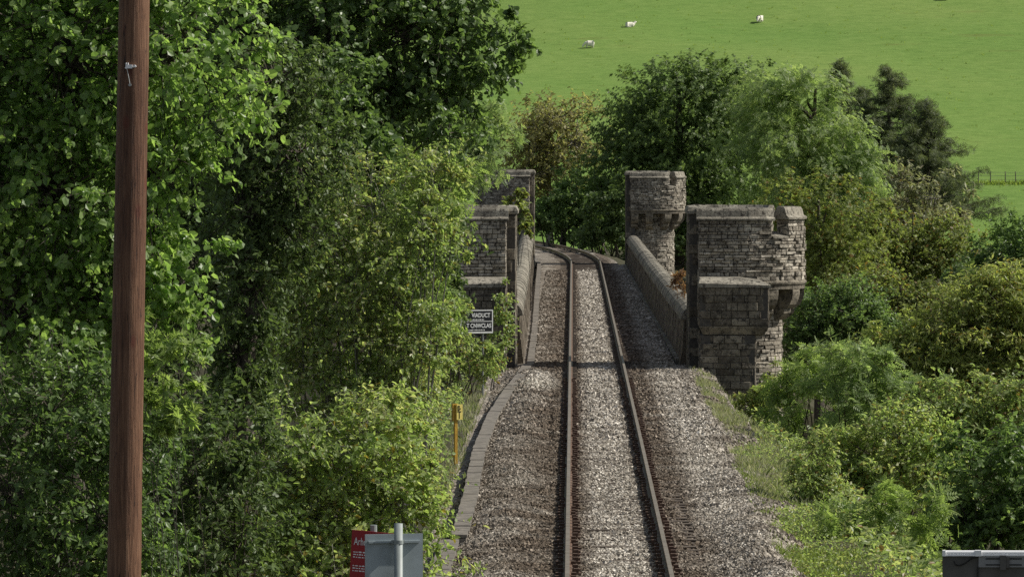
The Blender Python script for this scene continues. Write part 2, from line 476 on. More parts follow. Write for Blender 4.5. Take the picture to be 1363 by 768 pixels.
S.view_settings.exposure = 0.12
S.view_settings.gamma = 1.0
S.view_settings.use_curve_mapping = False
S.render.engine = 'CYCLES'
S.cycles.max_bounces = 6; S.cycles.diffuse_bounces = 3; S.cycles.glossy_bounces = 2
S.cycles.transmission_bounces = 4; S.cycles.transparent_max_bounces = 4
S.cycles.use_denoising = False
S.cycles.sample_clamp_indirect = 6.0


# ------------------------------------------------------------------ terrain
def xc(y):
    y = np.asarray(y, float)
    return .67 - np.where(y > 272, (y - 272) ** 2 / 900.0, 0.0)


def zg(x, y):
    x = np.asarray(x, float); y = np.asarray(y, float)
    yc = np.minimum(y, 360)
    xr = x - xc(yc)
    depth = 15.0 * sstep(70, 175, y) * (1 - sstep(250, 345, y))
    onv = sstep(149.6, 153.5, y) * (1 - sstep(271, 276, y))
    hw = np.where(xr > 0, 3.5, 3.6)
    fall = np.clip((np.abs(xr) - hw) / 26.0, 0, 1)
    fall = fall * (2 - fall)
    fall = np.maximum(fall, onv)
    z = -.34 - depth * fall
    sidedrop = np.where(xr > 0, 2.2, .6) * sstep(3.6, 9, np.abs(xr)) * (1 - sstep(100, 160, y))
    z = z - sidedrop - .48 * sstep(2.5, 3.6, xr) * sstep(112, 142, y)
    # level towards the far field, then the hillside
    far = sstep(335, 400, y)
    hill = -1.9 + .18 * np.maximum(y - 400, 0) + .00016 * np.maximum(y - 520, 0) ** 2
    hill = hill + (x - 25) * .012 * sstep(400, 500, y) + vnoise(x, y, .02) * 2.2 * sstep(410, 470, y) + vnoise(x, y, .06, 3) * .5 * sstep(400, 450, y)
    z = z * (1 - far) + hill * far
    return z + vnoise(x, y, .4, 1) * .12 * sstep(3.2, 4.5, np.abs(xr)) * (1 - far)


def ground_at(px, py, d0=380., d1=900.):
    for d in np.arange(d0, d1, .5):
        p = at(px, py, d)
        if p[2] <= float(zg(p[0], p[1])): return p
    return at(px, py, d1)


def grid_mesh(xs, ys, zf):
    X, Y = np.meshgrid(xs, ys)
    Z = zf(X, Y)
    nx, ny = len(xs), len(ys)
    V = np.stack([X, Y, Z], -1).reshape(-1, 3)
    i = np.arange(nx * ny).reshape(ny, nx)
    Fc = np.stack([i[:-1, :-1], i[:-1, 1:], i[1:, 1:], i[1:, :-1]], -1).reshape(-1, 4)
    return V, Fc


mb = MB()
xs = np.unique(np.concatenate([np.arange(-900, -60, 30), np.arange(-60, -12, 3), np.arange(-12, 16, .5), np.arange(16, 90, 2.), np.arange(90, 940, 30)]))
ys = np.unique(np.concatenate([np.arange(-60, 40, 10), np.arange(40, 140, 1.5), np.arange(138, 156, .5), np.arange(156, 268, 3), np.arange(268, 280, .5), np.arange(280, 620, 2.5), np.arange(620, 1500, 20)]))
V, Fc = grid_mesh(xs, ys, zg)
mb.add(V, Fc)
tag(mb.build('ground', M['ground'], smooth=True), kind='structure')


# ------------------------------------------------------------------ trackbed
def hb(x, y):
    x = np.asarray(x, float); y = np.asarray(y, float)
    xr = x - xc(y)
    z = np.full(np.broadcast(x, y).shape, -.205) - .012 * (np.abs(x - .67) < .7)
    z = z + .085 * np.exp(-((xr + 1.75) / .42) ** 2) * (.5 + 1.5 * (vnoise(x, y, .3, 5) + .4)) * (y < 145)
    near = 1 - sstep(118, 136, y)
    z = z + near * .16 * np.exp(-((xr - 2.35) / .5) ** 2) * np.clip(.8 + 2.4 * vnoise(x * .4, y, .16, 6), 0, 2)
    ed = vnoise(x * .5, y, .35, 7) * 1.3 + vnoise(x, y, 1.1, 8) * .7
    z = z - .20 * sstep(2.7, 3.5, xr + ed + .55 * (1 - sstep(76, 98, y))) * (y < 150) - .10 * sstep(2.1, 2.6, -xr)
    z = z - .05 * sstep(1.0, 1.3, xr) * (1 - sstep(1.5, 1.9, xr)) * (1 - sstep(94, 97, y)) * sstep(78, 82, y)
    z = z + vnoise(x, y, 3.1, 2) * .045 + vnoise(x, y, 9., 4) * .03 * (y < 150)
    # sleepers peep out between the rails
    return z


def bed(name, y0, y1, dx, dy, xl, xr_):
    mb = MB()
    nx = int((xr_ - xl) / dx); ny = int((y1 - y0) / dy)
    U, Yy = np.meshgrid(np.linspace(0, 1, nx), np.linspace(y0, y1, ny))
    L = xl + (xc(Yy) - .67); Rr = xr_ + (xc(Yy) - .67)
    if name == 'v':
        pass
    X = L + (Rr - L) * U
    Z = hb(X, Yy)
    i = np.arange(nx * ny).reshape(ny, nx)
    Fc = np.stack([i[:-1, :-1], i[:-1, 1:], i[1:, 1:], i[1:, :-1]], -1).reshape(-1, 4)
    return np.stack([X, Yy, Z], -1).reshape(-1, 3), Fc


mb = MB()
V, Fc = bed('n', 55, 151, .07, .11, -2.35, 4.0); mb.add(V, Fc)
V, Fc = bed('v', 151, 275, .10, .35, -1.78, 2.95); mb.add(V, Fc)
V, Fc = bed('f', 275, 360, .15, .5, -2.6, 2.4); mb.add(V, Fc)
tag(mb.build('trackbed', M['ballast'], smooth=True), kind='structure')

# loose ballast stones
CUBE = np.array([[-1, -1, -1], [1, -1, -1], [1, 1, -1], [-1, 1, -1], [-1, -1, 1], [1, -1, 1], [1, 1, 1], [-1, 1, 1]], float) * .5
CUBEF = np.array([[0, 3, 2, 1], [4, 5, 6, 7], [0, 1, 5, 4], [1, 2, 6, 5], [2, 3, 7, 6], [3, 0, 4, 7]])


def rand_rot(n):
    q = norm(RNG.normal(size=(n, 4)))
    a, b, c, d = q.T
    return np.stack([np.stack([1 - 2 * (c * c + d * d), 2 * (b * c - a * d), 2 * (b * d + a * c)], -1),
                     np.stack([2 * (b * c + a * d), 1 - 2 * (b * b + d * d), 2 * (c * d - a * b)], -1),
                     np.stack([2 * (b * d - a * c), 2 * (c * d + a * b), 1 - 2 * (b * b + c * c)], -1)], -2)


def stones(n, y0, y1, smin, smax):
    y = y0 + (y1 - y0) * RNG.random(n) ** 1.15
    x = RNG.uniform(-2.1, 3.95, n)
    ph = ((y - 60.0) % .7) / .7
    onsl = (ph < .36) & (np.abs(x - .67) < 1.3)
    onrail = (np.abs(x + .08) < .085) | (np.abs(x - 1.42) < .085)
    ed = vnoise(x * .5, y, .35, 7) * 1.3 + vnoise(x, y, 1.1, 8) * .7
    edge = (RNG.random(n) < np.clip(1.05 - sstep(3.0, 4.0, x + ed + .55 * (1 - sstep(76, 98, y))), .16, 1)) & ((y < 149.5) | ((x < 2.9) & (x > -1.3)))
    keep = ~(onsl & (RNG.random(n) < .72)) & ~onrail & edge
    bare = (x > 1.5) & (x < 2.0) & (y > 80) & (y < 96) & (ph < .36)
    keep &= ~bare
    x = x[keep]; y = y[keep]; k = len(x)
    s = RNG.uniform(smin, smax, k)
    sc = s[:, None] * RNG.uniform(.6, 1.15, (k, 3))
    v = CUBE[None] * (1 + RNG.uniform(-.38, .38, (k, 8, 3))) * sc[:, None]
    v = np.einsum('nij,nkj->nki', rand_rot(k), v)
    z = hb(x, y) + s * .18
    v = v + np.stack([x, y, z], -1)[:, None]
    f = CUBEF[None] + (np.arange(k) * 8)[:, None, None]
    return v.reshape(-1, 3), f.reshape(-1, 4)


mb = MB()
v, f = stones(125000, 70, 112, .024, .048); mb.add(v, f)
v, f = stones(46000, 112, 165, .036, .068); mb.add(v, f)
v, f = stones(34000, 165, 262, .05, .085); mb.add(v, f)
tag(mb.build('ballast', M['ballast_stone']), 'loose grey and brown ballast stones heaped around the rails', 'ballast', kind='stuff')

# ------------------------------------------------------------------ railway track
track = thing('railway_track', 'single railway track with rusty rails running over the viaduct', 'railway track', (.67, 100, -.2))
prof = np.array([(-.032, 0), (.032, 0), (.033, -.03), (.030, -.042), (.010, -.055), (.010, -.135), (.07, -.148), (.07, -.160),
                 (-.07, -.160), (-.07, -.148), (-.010, -.135), (-.010, -.055), (-.030, -.042), (-.033, -.03)])
yy = np.concatenate([np.arange(50, 272, 6.), np.arange(272, 372, 2.)])
for off in (-.75, .75):
    c = np.stack([xc(yy), yy], -1)
    t = norm(np.gradient(c, axis=0)); nrm = np.stack([t[:, 1], -t[:, 0]], -1)
    P = c[:, None] + nrm[:, None] * (off + prof[None, :, :1])
    V = np.concatenate([P, np.broadcast_to(prof[None, :, 1:], (len(yy), len(prof), 1))], -1)
    n = len(prof); ff = []
    for i in range(len(yy) - 1):
        for k in range(n):
            ff.append([i * n + k, (i + 1) * n + k, (i + 1) * n + (k + 1) % n, i * n + (k + 1) % n])
    mb = MB(); mb.add(V.reshape(-1, 3), ff)
    mb.addp(V[0], [list(range(n))])
    mb.build('rail', M['rail'], track)

SLP = 60.0
mbS = MB(); mbS.box((-1.3, -.125, -.13), (1.3, .125, 0))
slp = mbS.build('sleeper', M['sleeper'])
mbC = MB()
mbC.box((-.19, -.09, 0), (.19, .09, .042)); mbC.box((.075, -.06, .042), (.15, .06, .105)); mbC.box((-.15, -.06, .042), (-.075, .06, .105))
chr_ = mbC.build('rail_chair', M['chair'])
for k in range(100):
    y = SLP + 11.2 + k * .7 + .125
    o = slp if k == 0 else slp.copy()
    if k: COL.objects.link(o)
    o.parent = track
    o.location = (random.uniform(-.03, .03), y - 100, -.198 + .2 + random.uniform(-.006, .006))
    o.rotation_euler = (0, 0, random.uniform(-.012, .012))
    for s in (-.75, .75):
        c = chr_ if (k == 0 and s < 0) else chr_.copy()
        if not (k == 0 and s < 0): COL.objects.link(c)
        c.parent = o; c.location = (s, 0, 0)
mb = MB()
for k in range(100, 330):
    y = SLP + 11.2 + k * .7 + .125
    if y > 300: break
    x = float(xc(y)); a = -(y - 272) / 450 if y > 272 else 0
    ca, sa = math.cos(-a), math.sin(-a)
    vv = CUBE * np.array([2.6, .25, .13]) + np.array([0, 0, -.263])
    vv = np.stack([vv[:, 0] * ca - vv[:, 1] * sa + x, vv[:, 0] * sa + vv[:, 1] * ca + y, vv[:, 2]], -1)
    mb.add(vv, CUBEF)
    for s in (-.75, .75):
        mb.add(CUBE * np.array([.38, .18, .05]) + np.array([x + s * ca, y + s * sa, -.172]), CUBEF)
tag(mb.build('far_sleeper_run', M['sleeper'], track), kind='stuff')

# cable troughs of concrete
def path_strip(name, label, pts, width, z0, z1, m, seg=1.0, cat='cable trough', jitter=.010, lidgap=.009):
    pts = np.array(pts, float)
    L = np.concatenate([[0], np.cumsum(np.linalg.norm(np.diff(pts, axis=0), axis=1))])
    f = lambda s: np.array([np.interp(s, L, pts[:, 0]), np.interp(s, L, pts[:, 1])])
    root = thing(name, label, cat, (*pts[0], z0))
    lid = MB(); ch = MB()
    s = 0
    while s < L[-1]:
        e = min(s + seg, L[-1])
        a, b = f(s), f(e - lidgap); t = (b - a) / max(1e-6, np.linalg.norm(b - a)); n = np.array([t[1], -t[0]])
        j = random.uniform(-jitter, jitter); h = random.uniform(-.006, .01)
        for MBx, w_, za, zb in ((lid, width, z1 - .05 + h, z1 + h), (ch, width * .86, z0, z1 - .055)):
            q = [a + n * (j - w_ / 2), a + n * (j + w_ / 2), b + n * (j + w_ / 2), b + n * (j - w_ / 2)]
            V = [(*p, za) for p in q] + [(*p, zb) for p in q]
            MBx.add(V, CUBEF)
        s = e
    lid.build('lid', m, root); ch.build('channel', m, root)
    return root


P = lambda px, py, z=-.2: (lambda d: (lambda p: (p[0], p[1]))(at(px, py, d)))(F * (CAMZ - z) / (py - 189))
path_strip('cable_trough', 'grey concrete cable trough bending along the left edge of the ballast', 
           [(-1.83, 84.5), (-1.84, 95), (-1.93, 108), (-1.86, 122), (-1.66, 133), (-1.40, 143.5), (-1.28, 150)], .27, -.36, -.12, M['concrete'])
path_strip('cable_trough', 'short shifted length of concrete trough nearest the camera beside the bushes', 
           [(-1.99, 60), (-1.97, 84)], .30, -.36, -.15, M['concrete'])
path_strip('cable_trough', 'narrow concrete trough at the foot of the left viaduct parapet',
           [(-1.22, 150.3), (-1.30, 180), (-1.55, 230), (-1.75, 274), (-2.2, 290)], .20, -.36, -.14, M['concrete'])
path_strip('edging_strip', 'pale stone edging strip at the foot of the right viaduct parapet',
           [(3.06, 154), (2.88, 200), (2.66, 272)], .12, -.36, -.13, M['coping'], seg=1.6, cat='edging')

# ------------------------------------------------------------------ masonry
def path_fn(pts):
    pts = np.array(pts, float)
    seg = np.diff(pts, axis=0); l = np.linalg.norm(seg, axis=1)
    L = np.concatenate([[0], np.cumsum(l)])

    def pos(s):
        return np.array([np.interp(s, L, pts[:, 0]), np.interp(s, L, pts[:, 1])])

    def nrm(s):
        i = int(np.clip(np.searchsorted(L, s, side='right') - 1, 0, len(seg) - 1))
        t = seg[i] / l[i]
        return np.array([t[1], -t[0]])
    return pos, nrm, L[-1]


def masonry(mb, pts, z0, z1, ch=(.07, .13), sl=(.16, .42), depth=.03, gap=.012, thick=.10, mat_i=0, smask=None):
    """lay individual stones along a plan path, outward = right of the direction of travel"""
    pos, nrm, L = path_fn(pts)
    z = z0
    while z < z1 - .02:
        h = min(random.uniform(*ch), z1 - z)
        if z1 - z - h < .04: h = z1 - z
        s = -random.uniform(0, sl[0]) * .0
        while s < L - 1e-4:
            l = random.uniform(*sl)
            if L - s - l < sl[0] * .6: l = L - s
            e = s + l
            mid = (s + e) / 2
            if smask is None or smask(mid, z):
                d = random.uniform(0, depth)
                a, b = pos(s + gap / 2), pos(e - gap / 2)
                na, nb = nrm(s + 1e-4), nrm(e - 1e-4)
                n0 = nrm(mid)
                na = na if np.dot(na, n0) > .8 else n0; nb = nb if np.dot(nb, n0) > .8 else n0
                i = .010; za, zb = z + gap / 2, z + h - gap / 2
                t = (b - a) / max(1e-6, np.linalg.norm(b - a))
                jz = lambda: random.uniform(-.011, .011)
                back = [(*(a - na * thick), za), (*(b - nb * thick), za), (*(b - nb * thick), zb), (*(a - na * thick), zb)]
                rim = [(*(a + na * (d - .012)), za), (*(b + nb * (d - .012)), za), (*(b + nb * (d - .012)), zb), (*(a + na * (d - .012)), zb)]
                fr = [(*(a + t * i + na * (d + jz())), za + i), (*(b - t * i + nb * (d + jz())), za + i),
                      (*(b - t * i + nb * (d + jz())), zb - i), (*(a + t * i + na * (d + jz())), zb - i)]
                V = back + rim + fr
                Fq = [[8, 9, 10, 11]]
                for k in range(4):
                    k2 = (k + 1) % 4
                    Fq.append([k, k2, 4 + k2, 4 + k]); Fq.append([4 + k, 4 + k2, 8 + k2, 8 + k])
                mb.add(V, Fq, mat_i)
            s = e
        z += h


def core(mb, pts, z0, z1, inset=.022, mat_i=1):
    """closed prism under the stones"""
    P = np.array(pts, float)
    if np.allclose(P[0], P[-1]): P = P[:-1]
    n = len(P)
    t1 = norm(P - np.roll(P, 1, 0)); t2 = norm(np.roll(P, -1, 0) - P)
    nn = norm(np.stack([t1[:, 1] + t2[:, 1], -(t1[:, 0] + t2[:, 0])], -1))
    Q = P - nn * inset
    V = [(*q, z0) for q in Q] + [(*q, z1) for q in Q]
    polys = [list(range(n))[::-1], [n + k for k in range(n)]]
    polys += [[k, (k + 1) % n, n + (k + 1) % n, n + k] for k in range(n)]
    mb.addp(V, polys, mat_i)


def sweep(mb, pts, prof, mat_i=0, closed=False):
    """sweep a closed profile of (outward offset, z) along a plan path"""
    P = np.array(pts, float); n = len(P)
    seg = norm(np.diff(P, axis=0))
    if closed:
        P = P[:-1] if np.allclose(P[0], P[-1]) else P
        n = len(P); t1 = norm(P - np.roll(P, 1, 0)); t2 = norm(np.roll(P, -1, 0) - P)
    else:
        t1 = np.vstack([seg[:1], seg]); t2 = np.vstack([seg, seg[-1:]])
    n1 = np.stack([t1[:, 1], -t1[:, 0]], -1); n2 = np.stack([t2[:, 1], -t2[:, 0]], -1)
    m = n1 + n2; m = m / np.maximum((m * n1).sum(1, keepdims=True), .4)
    k = len(prof)
    V = [(*(P[i] + m[i] * o), z) for i in range(n) for (o, z) in prof]
    polys = []
    for i in range(n if closed else n - 1):
        i2 = (i + 1) % n
        for j in range(k):
            j2 = (j + 1) % k
            polys.append([i * k + j, i2 * k + j, i2 * k + j2, i * k + j2])
    if not closed:
        polys += [list(range(k)), [(n - 1) * k + j for j in range(k)][::-1]]
    mb.addp(V, polys, mat_i)


def arc(cx, cy, r, a0, a1, n):
    return [(cx + r * math.cos(a), cy + r * math.sin(a)) for a in np.linspace(a0, a1, n)]


def subpath(pts, s0, s1, n=None):
    pos, nrm, L = path_fn(pts)
    P = np.array(pts, float)
    Ls = np.concatenate([[0], np.cumsum(np.linalg.norm(np.diff(P, axis=0), axis=1))])
    inner = [tuple(P[i]) for i in range(len(P)) if s0 + 1e-3 < Ls[i] < s1 - 1e-3]
    return [tuple(pos(s0))] + inner + [tuple(pos(s1))]


UR, UX, SR, FX = 1.7, 1.41, 1.12, .25
UP = [(FX, -UR), (UX, -UR)] + arc(UX, 0, UR, -math.pi / 2, math.pi / 2, 25)[1:] + [(FX, UR)]
SH = [(FX - .05, -SR), (UX, -SR)] + arc(UX, 0, SR, -math.pi / 2, math.pi / 2, 21)[1:] + [(FX - .05, SR)]
ULEN = path_fn(UP)[2]


def tower(label, loc, mirror, zbase, buttress, rotz=0., sc=1.0):
    root = thing('castellated_turret', label, 'turret', loc, 'stone turrets at the corners of the viaduct')
    root['_abs'] = False
    st = random.getstate()
    parts = []

    def fin(mb, name, mats, parent=root, smooth=False):
        if mirror:
            mb.v = [v * np.array([-1, 1, 1]) for v in mb.v]
            mb.f = [f[:, ::-1] for f in mb.f]
        o = mb.build(name, mats, None, smooth); o.parent = parent
        return o

    zc, zs, zm = 2.42, 3.62, 4.10      # string course, sill of the gaps, foot of the coping
    # shaft
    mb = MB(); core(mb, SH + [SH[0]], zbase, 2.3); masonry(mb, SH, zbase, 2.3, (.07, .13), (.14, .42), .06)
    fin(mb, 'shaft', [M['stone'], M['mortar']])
    # inner pier facing the track
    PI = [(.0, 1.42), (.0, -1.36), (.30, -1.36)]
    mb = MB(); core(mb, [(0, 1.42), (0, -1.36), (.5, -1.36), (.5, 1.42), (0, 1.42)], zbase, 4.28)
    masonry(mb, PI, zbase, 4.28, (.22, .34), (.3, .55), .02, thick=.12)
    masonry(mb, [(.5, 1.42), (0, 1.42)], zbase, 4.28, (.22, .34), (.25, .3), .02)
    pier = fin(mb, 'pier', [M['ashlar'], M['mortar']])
    mb = MB(); sweep(mb, [(.0, 1.42), (0, -1.36), (.5, -1.36), (.5, 1.42), (0, 1.42)], [(.06, 4.28), (.06, 4.36), (.0, 4.47), (-.2, 4.49), (-.2, 4.28)], closed=True)
    fin(mb, 'pier_coping', M['coping'], pier)
    # upper drum
    mb = MB(); core(mb, UP + [UP[0]], 2.36, zs - .08); masonry(mb, UP, zc + .08, zs, (.06, .115), (.12, .40), .085)
    # quoins at the front corner of the flat
    masonry(mb, [(FX, 1.70), (FX, 1.3)], zc + .08, zs, (.2, .3), (.2, .4), .02)
    masonry(mb, [(FX, -1.3), (FX, -1.70)], zc + .08, zs, (.2, .3), (.2, .4), .02)
    drum = fin(mb, 'drum', [M['stone'], M['mortar']])
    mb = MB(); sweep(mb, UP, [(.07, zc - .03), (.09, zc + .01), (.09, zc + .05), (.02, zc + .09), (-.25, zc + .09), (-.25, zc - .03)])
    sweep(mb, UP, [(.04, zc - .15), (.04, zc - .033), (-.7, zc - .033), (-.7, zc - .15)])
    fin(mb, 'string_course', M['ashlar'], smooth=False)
    # merlons with coping
    for (s0, s1, dz) in ((0, 1.98, 0), (2.52, 4.95, .03), (5.5, ULEN, .05)):
        sp = subpath(UP, s0, s1)
        mb = MB()
        pos, nrm, L = path_fn(sp)
        seg = sp
        # mortar core of the merlon
        sweep(mb, sp, [(-.03, zs - .1), (-.03, zm + dz), (-.33, zm + dz), (-.33, zs - .1)], 1)
        masonry(mb, sp, zs, zm + dz, (.075, .13), (.14, .36), .06, thick=.12)
        masonry(mb, [tuple(pos(0) - nrm(0) * .36), tuple(pos(0))], zs, zm + dz, (.1, .16), (.2, .4), .02, thick=.1)
        masonry(mb, [tuple(pos(L)), tuple(pos(L) - nrm(L) * .36)], zs, zm + dz, (.1, .16), (.2, .4), .02, thick=.1)
        masonry(mb, [tuple(p_) for p_ in (np.array([pos(x) - nrm(x) * .36 for x in np.linspace(L, 0, 8)]))], zs, zm + dz, (.1, .16), (.2, .4), .02, thick=.06)
        mer = fin(mb, 'merlon', [M['stone'], M['mortar']])
        mb = MB()
        z = zm + dz
        # coping stones, each its own block
        nb = max(2, int(round(L / .62)))
        for b_ in range(nb):
            a0 = -.05 if b_ == 0 else L * b_ / nb + .004
            a1 = L + .05 if b_ == nb - 1 else L * (b_ + 1) / nb - .004
            ss = subpath(sp, max(0, a0), min(L, a1))
            if b_ == 0: ss[0] = tuple(pos(0) - (pos(.02) - pos(0)) / .02 * .06)
            if b_ == nb - 1: ss[-1] = tuple(pos(L) + (pos(L) - pos(L - .02)) / .02 * .06)
            j = random.uniform(-.008, .008)
            sweep(mb, ss, [(.09 + j, z + .002), (.10 + j, z + .055), (.01 + j, z + .11), (-.03, z + .27 + j), (-.07, z + .33 + j), (-.30, z + .34 + j),
                           (-.35, z + .27 + j), (-.46, z + .07), (-.46, z + .002)])
        fin(mb, 'coping', M['coping'], mer)
    # sloped sills in the gaps
    for (s0, s1) in ((2.0, 2.5), (4.97, 5.48)):
        mb = MB(); sweep(mb, subpath(UP, s0, s1), [(.07, zs + .004), (.07, zs + .05), (-.32, zs + .16), (-.36, zs + .004)])
        fin(mb, 'gap_sill', M['coping'])
    # corbels: carved brackets under the drum
    spots = [(FX + .21, -1, 0), (FX + .98, -1, 0)]
    spots += [('a', math.radians(a)) for a in (-62, -31, 0, 31, 62)]
    spots += [(FX + .98, 1, 0), (FX + .21, 1, 0)]
    D = UR - SR
    pr = [(0, 1.42), (.10, 1.44), (.22, 1.52), (.32, 1.62), (.34, 1.70), (.30, 1.735), (.38, 1.75), (.50, 1.85), (D - .01, 2.0), (D + .02, 2.12), (D + .02, 2.268), (-.05, 2.268), (-.05, 1.42)]
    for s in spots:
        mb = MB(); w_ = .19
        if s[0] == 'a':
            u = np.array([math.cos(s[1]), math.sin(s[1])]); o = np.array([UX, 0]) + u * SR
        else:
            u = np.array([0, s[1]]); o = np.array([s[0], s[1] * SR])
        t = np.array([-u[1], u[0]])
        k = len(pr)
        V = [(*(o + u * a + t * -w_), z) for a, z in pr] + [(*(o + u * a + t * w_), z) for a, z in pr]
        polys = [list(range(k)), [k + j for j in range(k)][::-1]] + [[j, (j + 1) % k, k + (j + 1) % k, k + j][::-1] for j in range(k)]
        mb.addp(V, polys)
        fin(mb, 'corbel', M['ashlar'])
    # low buttress in front with a hipped top
    if buttress:
        x0, x1, xl, y0, y1 = .24, 2.06, 1.72, -3.1, -1.72
        B = [(x0, y1), (x0, y0), (x1, y0), (x1, y1)]
        Bl = [(x0 + .02, y1), (x0 + .02, y0 + .06), (xl, y0 + .06), (xl, y1)]
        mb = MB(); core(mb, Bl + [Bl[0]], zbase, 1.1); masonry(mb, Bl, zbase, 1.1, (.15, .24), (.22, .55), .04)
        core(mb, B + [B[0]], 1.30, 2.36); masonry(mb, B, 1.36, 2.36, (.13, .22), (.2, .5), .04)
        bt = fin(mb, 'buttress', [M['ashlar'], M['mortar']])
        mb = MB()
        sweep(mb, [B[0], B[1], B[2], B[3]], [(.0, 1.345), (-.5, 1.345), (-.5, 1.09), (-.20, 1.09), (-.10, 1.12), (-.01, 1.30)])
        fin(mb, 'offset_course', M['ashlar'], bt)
        mb = MB()
        zz = 2.362
        V = [(x0 - .02, y0 - .06, zz), (x1 + .06, y0 - .06, zz), (x1 + .06, y1, zz), (x0 - .02, y1, zz),
             (x0 - .02, y0 - .06, zz + .12), (x1 + .06, y0 - .06, zz + .06), (x1 + .06, y1, zz + .06), (x0 - .02, y1, zz + .12),
             (x0 + .02, y0 + .35, zz + .24), (x1 - .75, y0 + .35, zz + .24), (x1 - .75, y1, zz + .26), (x0 + .02, y1, zz + .26),
             (x1 - .22, y0 + .15, zz + .17), (x1 - .22, y1, zz + .18)]
        polys = [[0, 3, 2, 1], [0, 1, 5, 4], [1, 2, 6, 5], [2, 3, 7, 13, 6] if False else [2, 3, 7, 6], [3, 0, 4, 7],
                 [4, 5, 12, 9, 8], [5, 6, 13, 12], [12, 13, 10, 9], [8, 9, 10, 11], [4, 8, 11, 7], [7, 11, 10, 13, 6]]
        mb.addp(V, polys)
        fin(mb, 'hipped_coping', M['coping'], bt)
    root.rotation_euler = (0, 0, rotz); root.scale = (sc, sc, sc)
    return root


tower('near right turret with its front buttress and gap-toothed top beside the pale grass', (3.30, 151.0, -.407), False, -7, True, sc=1.0656)
tower('near left turret half buried in leaves behind the black and white sign', (-1.63, 151.0, -.407), True, -7, True, sc=1.0656)
tower('far right turret standing before the dark sycamore at the viaduct end', (2.77, 276.5, .18), False, -9, False)
tower('far left turret with only its flat top showing past the near left turret', (-2.03, 276.5, .25), True, -9, False)

# parapets
def parapet(label, pts_in, side, zt):
    root = thing('parapet_wall', label, 'parapet', (pts_in[0][0], pts_in[0][1], -.2))
    P = np.array(pts_in, float)
    # resample for slight waviness
    ys_ = np.arange(P[0, 1], P[-1, 1], 1.1); ys_ = np.append(ys_, P[-1, 1])
    xs_ = np.interp(ys_, P[:, 1], P[:, 0]); zz = np.interp(ys_, P[:, 1], zt)
    prf = [(-.16, -.4), (-.12, .25), (0, 1.), (.0, 'c0')]
    mb = MB(); cp = MB()
    # courses of stone on the inner face
    body = []
    n = len(ys_)
    rows = [(-.45, -.15), (.0, -.10), (.45, -.05), (.80, -.015), (1.06, 0.0)]
    for i in range(n - 1):
        for k in range(len(rows) - 1):
            (a0, o0), (a1, o1) = rows[k], rows[k + 1]
            stag = .35 if k % 2 else 0
            ya, yb = ys_[i] + .008, ys_[i + 1] - .008
            j = random.uniform(-.012, .012)
            h0, h1 = a0 * zz[i] / 1.3, a1 * zz[i] / 1.3
            x0, x1 = xs_[i], xs_[i + 1]
            th = .5
            V = []
            for (yq, xq) in ((ya, x0), (yb, x1)):
                V += [(xq + side * (o0 + j), yq, h0 + .006), (xq + side * (o1 + j), yq, h1 - .006), (xq + side * th, yq, h1 - .006), (xq + side * th, yq, h0 + .006)]
            mb.add(V, [[0, 1, 2, 3], [7, 6, 5, 4], [0, 4, 5, 1], [1, 5, 6, 2], [2, 6, 7, 3], [3, 7, 4, 0]])
        # rounded coping
        m_ = 9; V = []
        j = random.uniform(-.012, .012); jz = random.uniform(-.012, .012)
        hc = 1.06 * zz[i] / 1.3
        for (yq, xq) in ((ys_[i] + .006, xs_[i]), (ys_[i + 1] - .006, xs_[i + 1])):
            for a in np.linspace(0, math.pi, m_):
                V.append((xq + side * (.25 - .36 * math.cos(a) + j), yq, hc + .38 * math.sin(a) + jz))
        fs = [[k, m_ + k, m_ + k + 1, k + 1] for k in range(m_ - 1)] + [[m_ - 1, 2 * m_ - 1, m_, 0]]
        cp.add(V, fs); cp.addp(V, [list(range(m_)), list(range(m_, 2 * m_))[::-1]])
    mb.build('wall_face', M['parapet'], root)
    cp.build('coping', M['coping'], root)
    return root


parapet('right parapet with a fat rounded coping shading the ballast', [(3.24, 152.4), (3.05, 200), (2.90, 275.2)], 1, [1.28, 1.24, 1.16])
parapet('left parapet with its mossy inner face in the sun', [(-1.56, 152.4), (-1.76, 200), (-2.16, 275.2)], -1, [1.42, 1.38, 1.34])

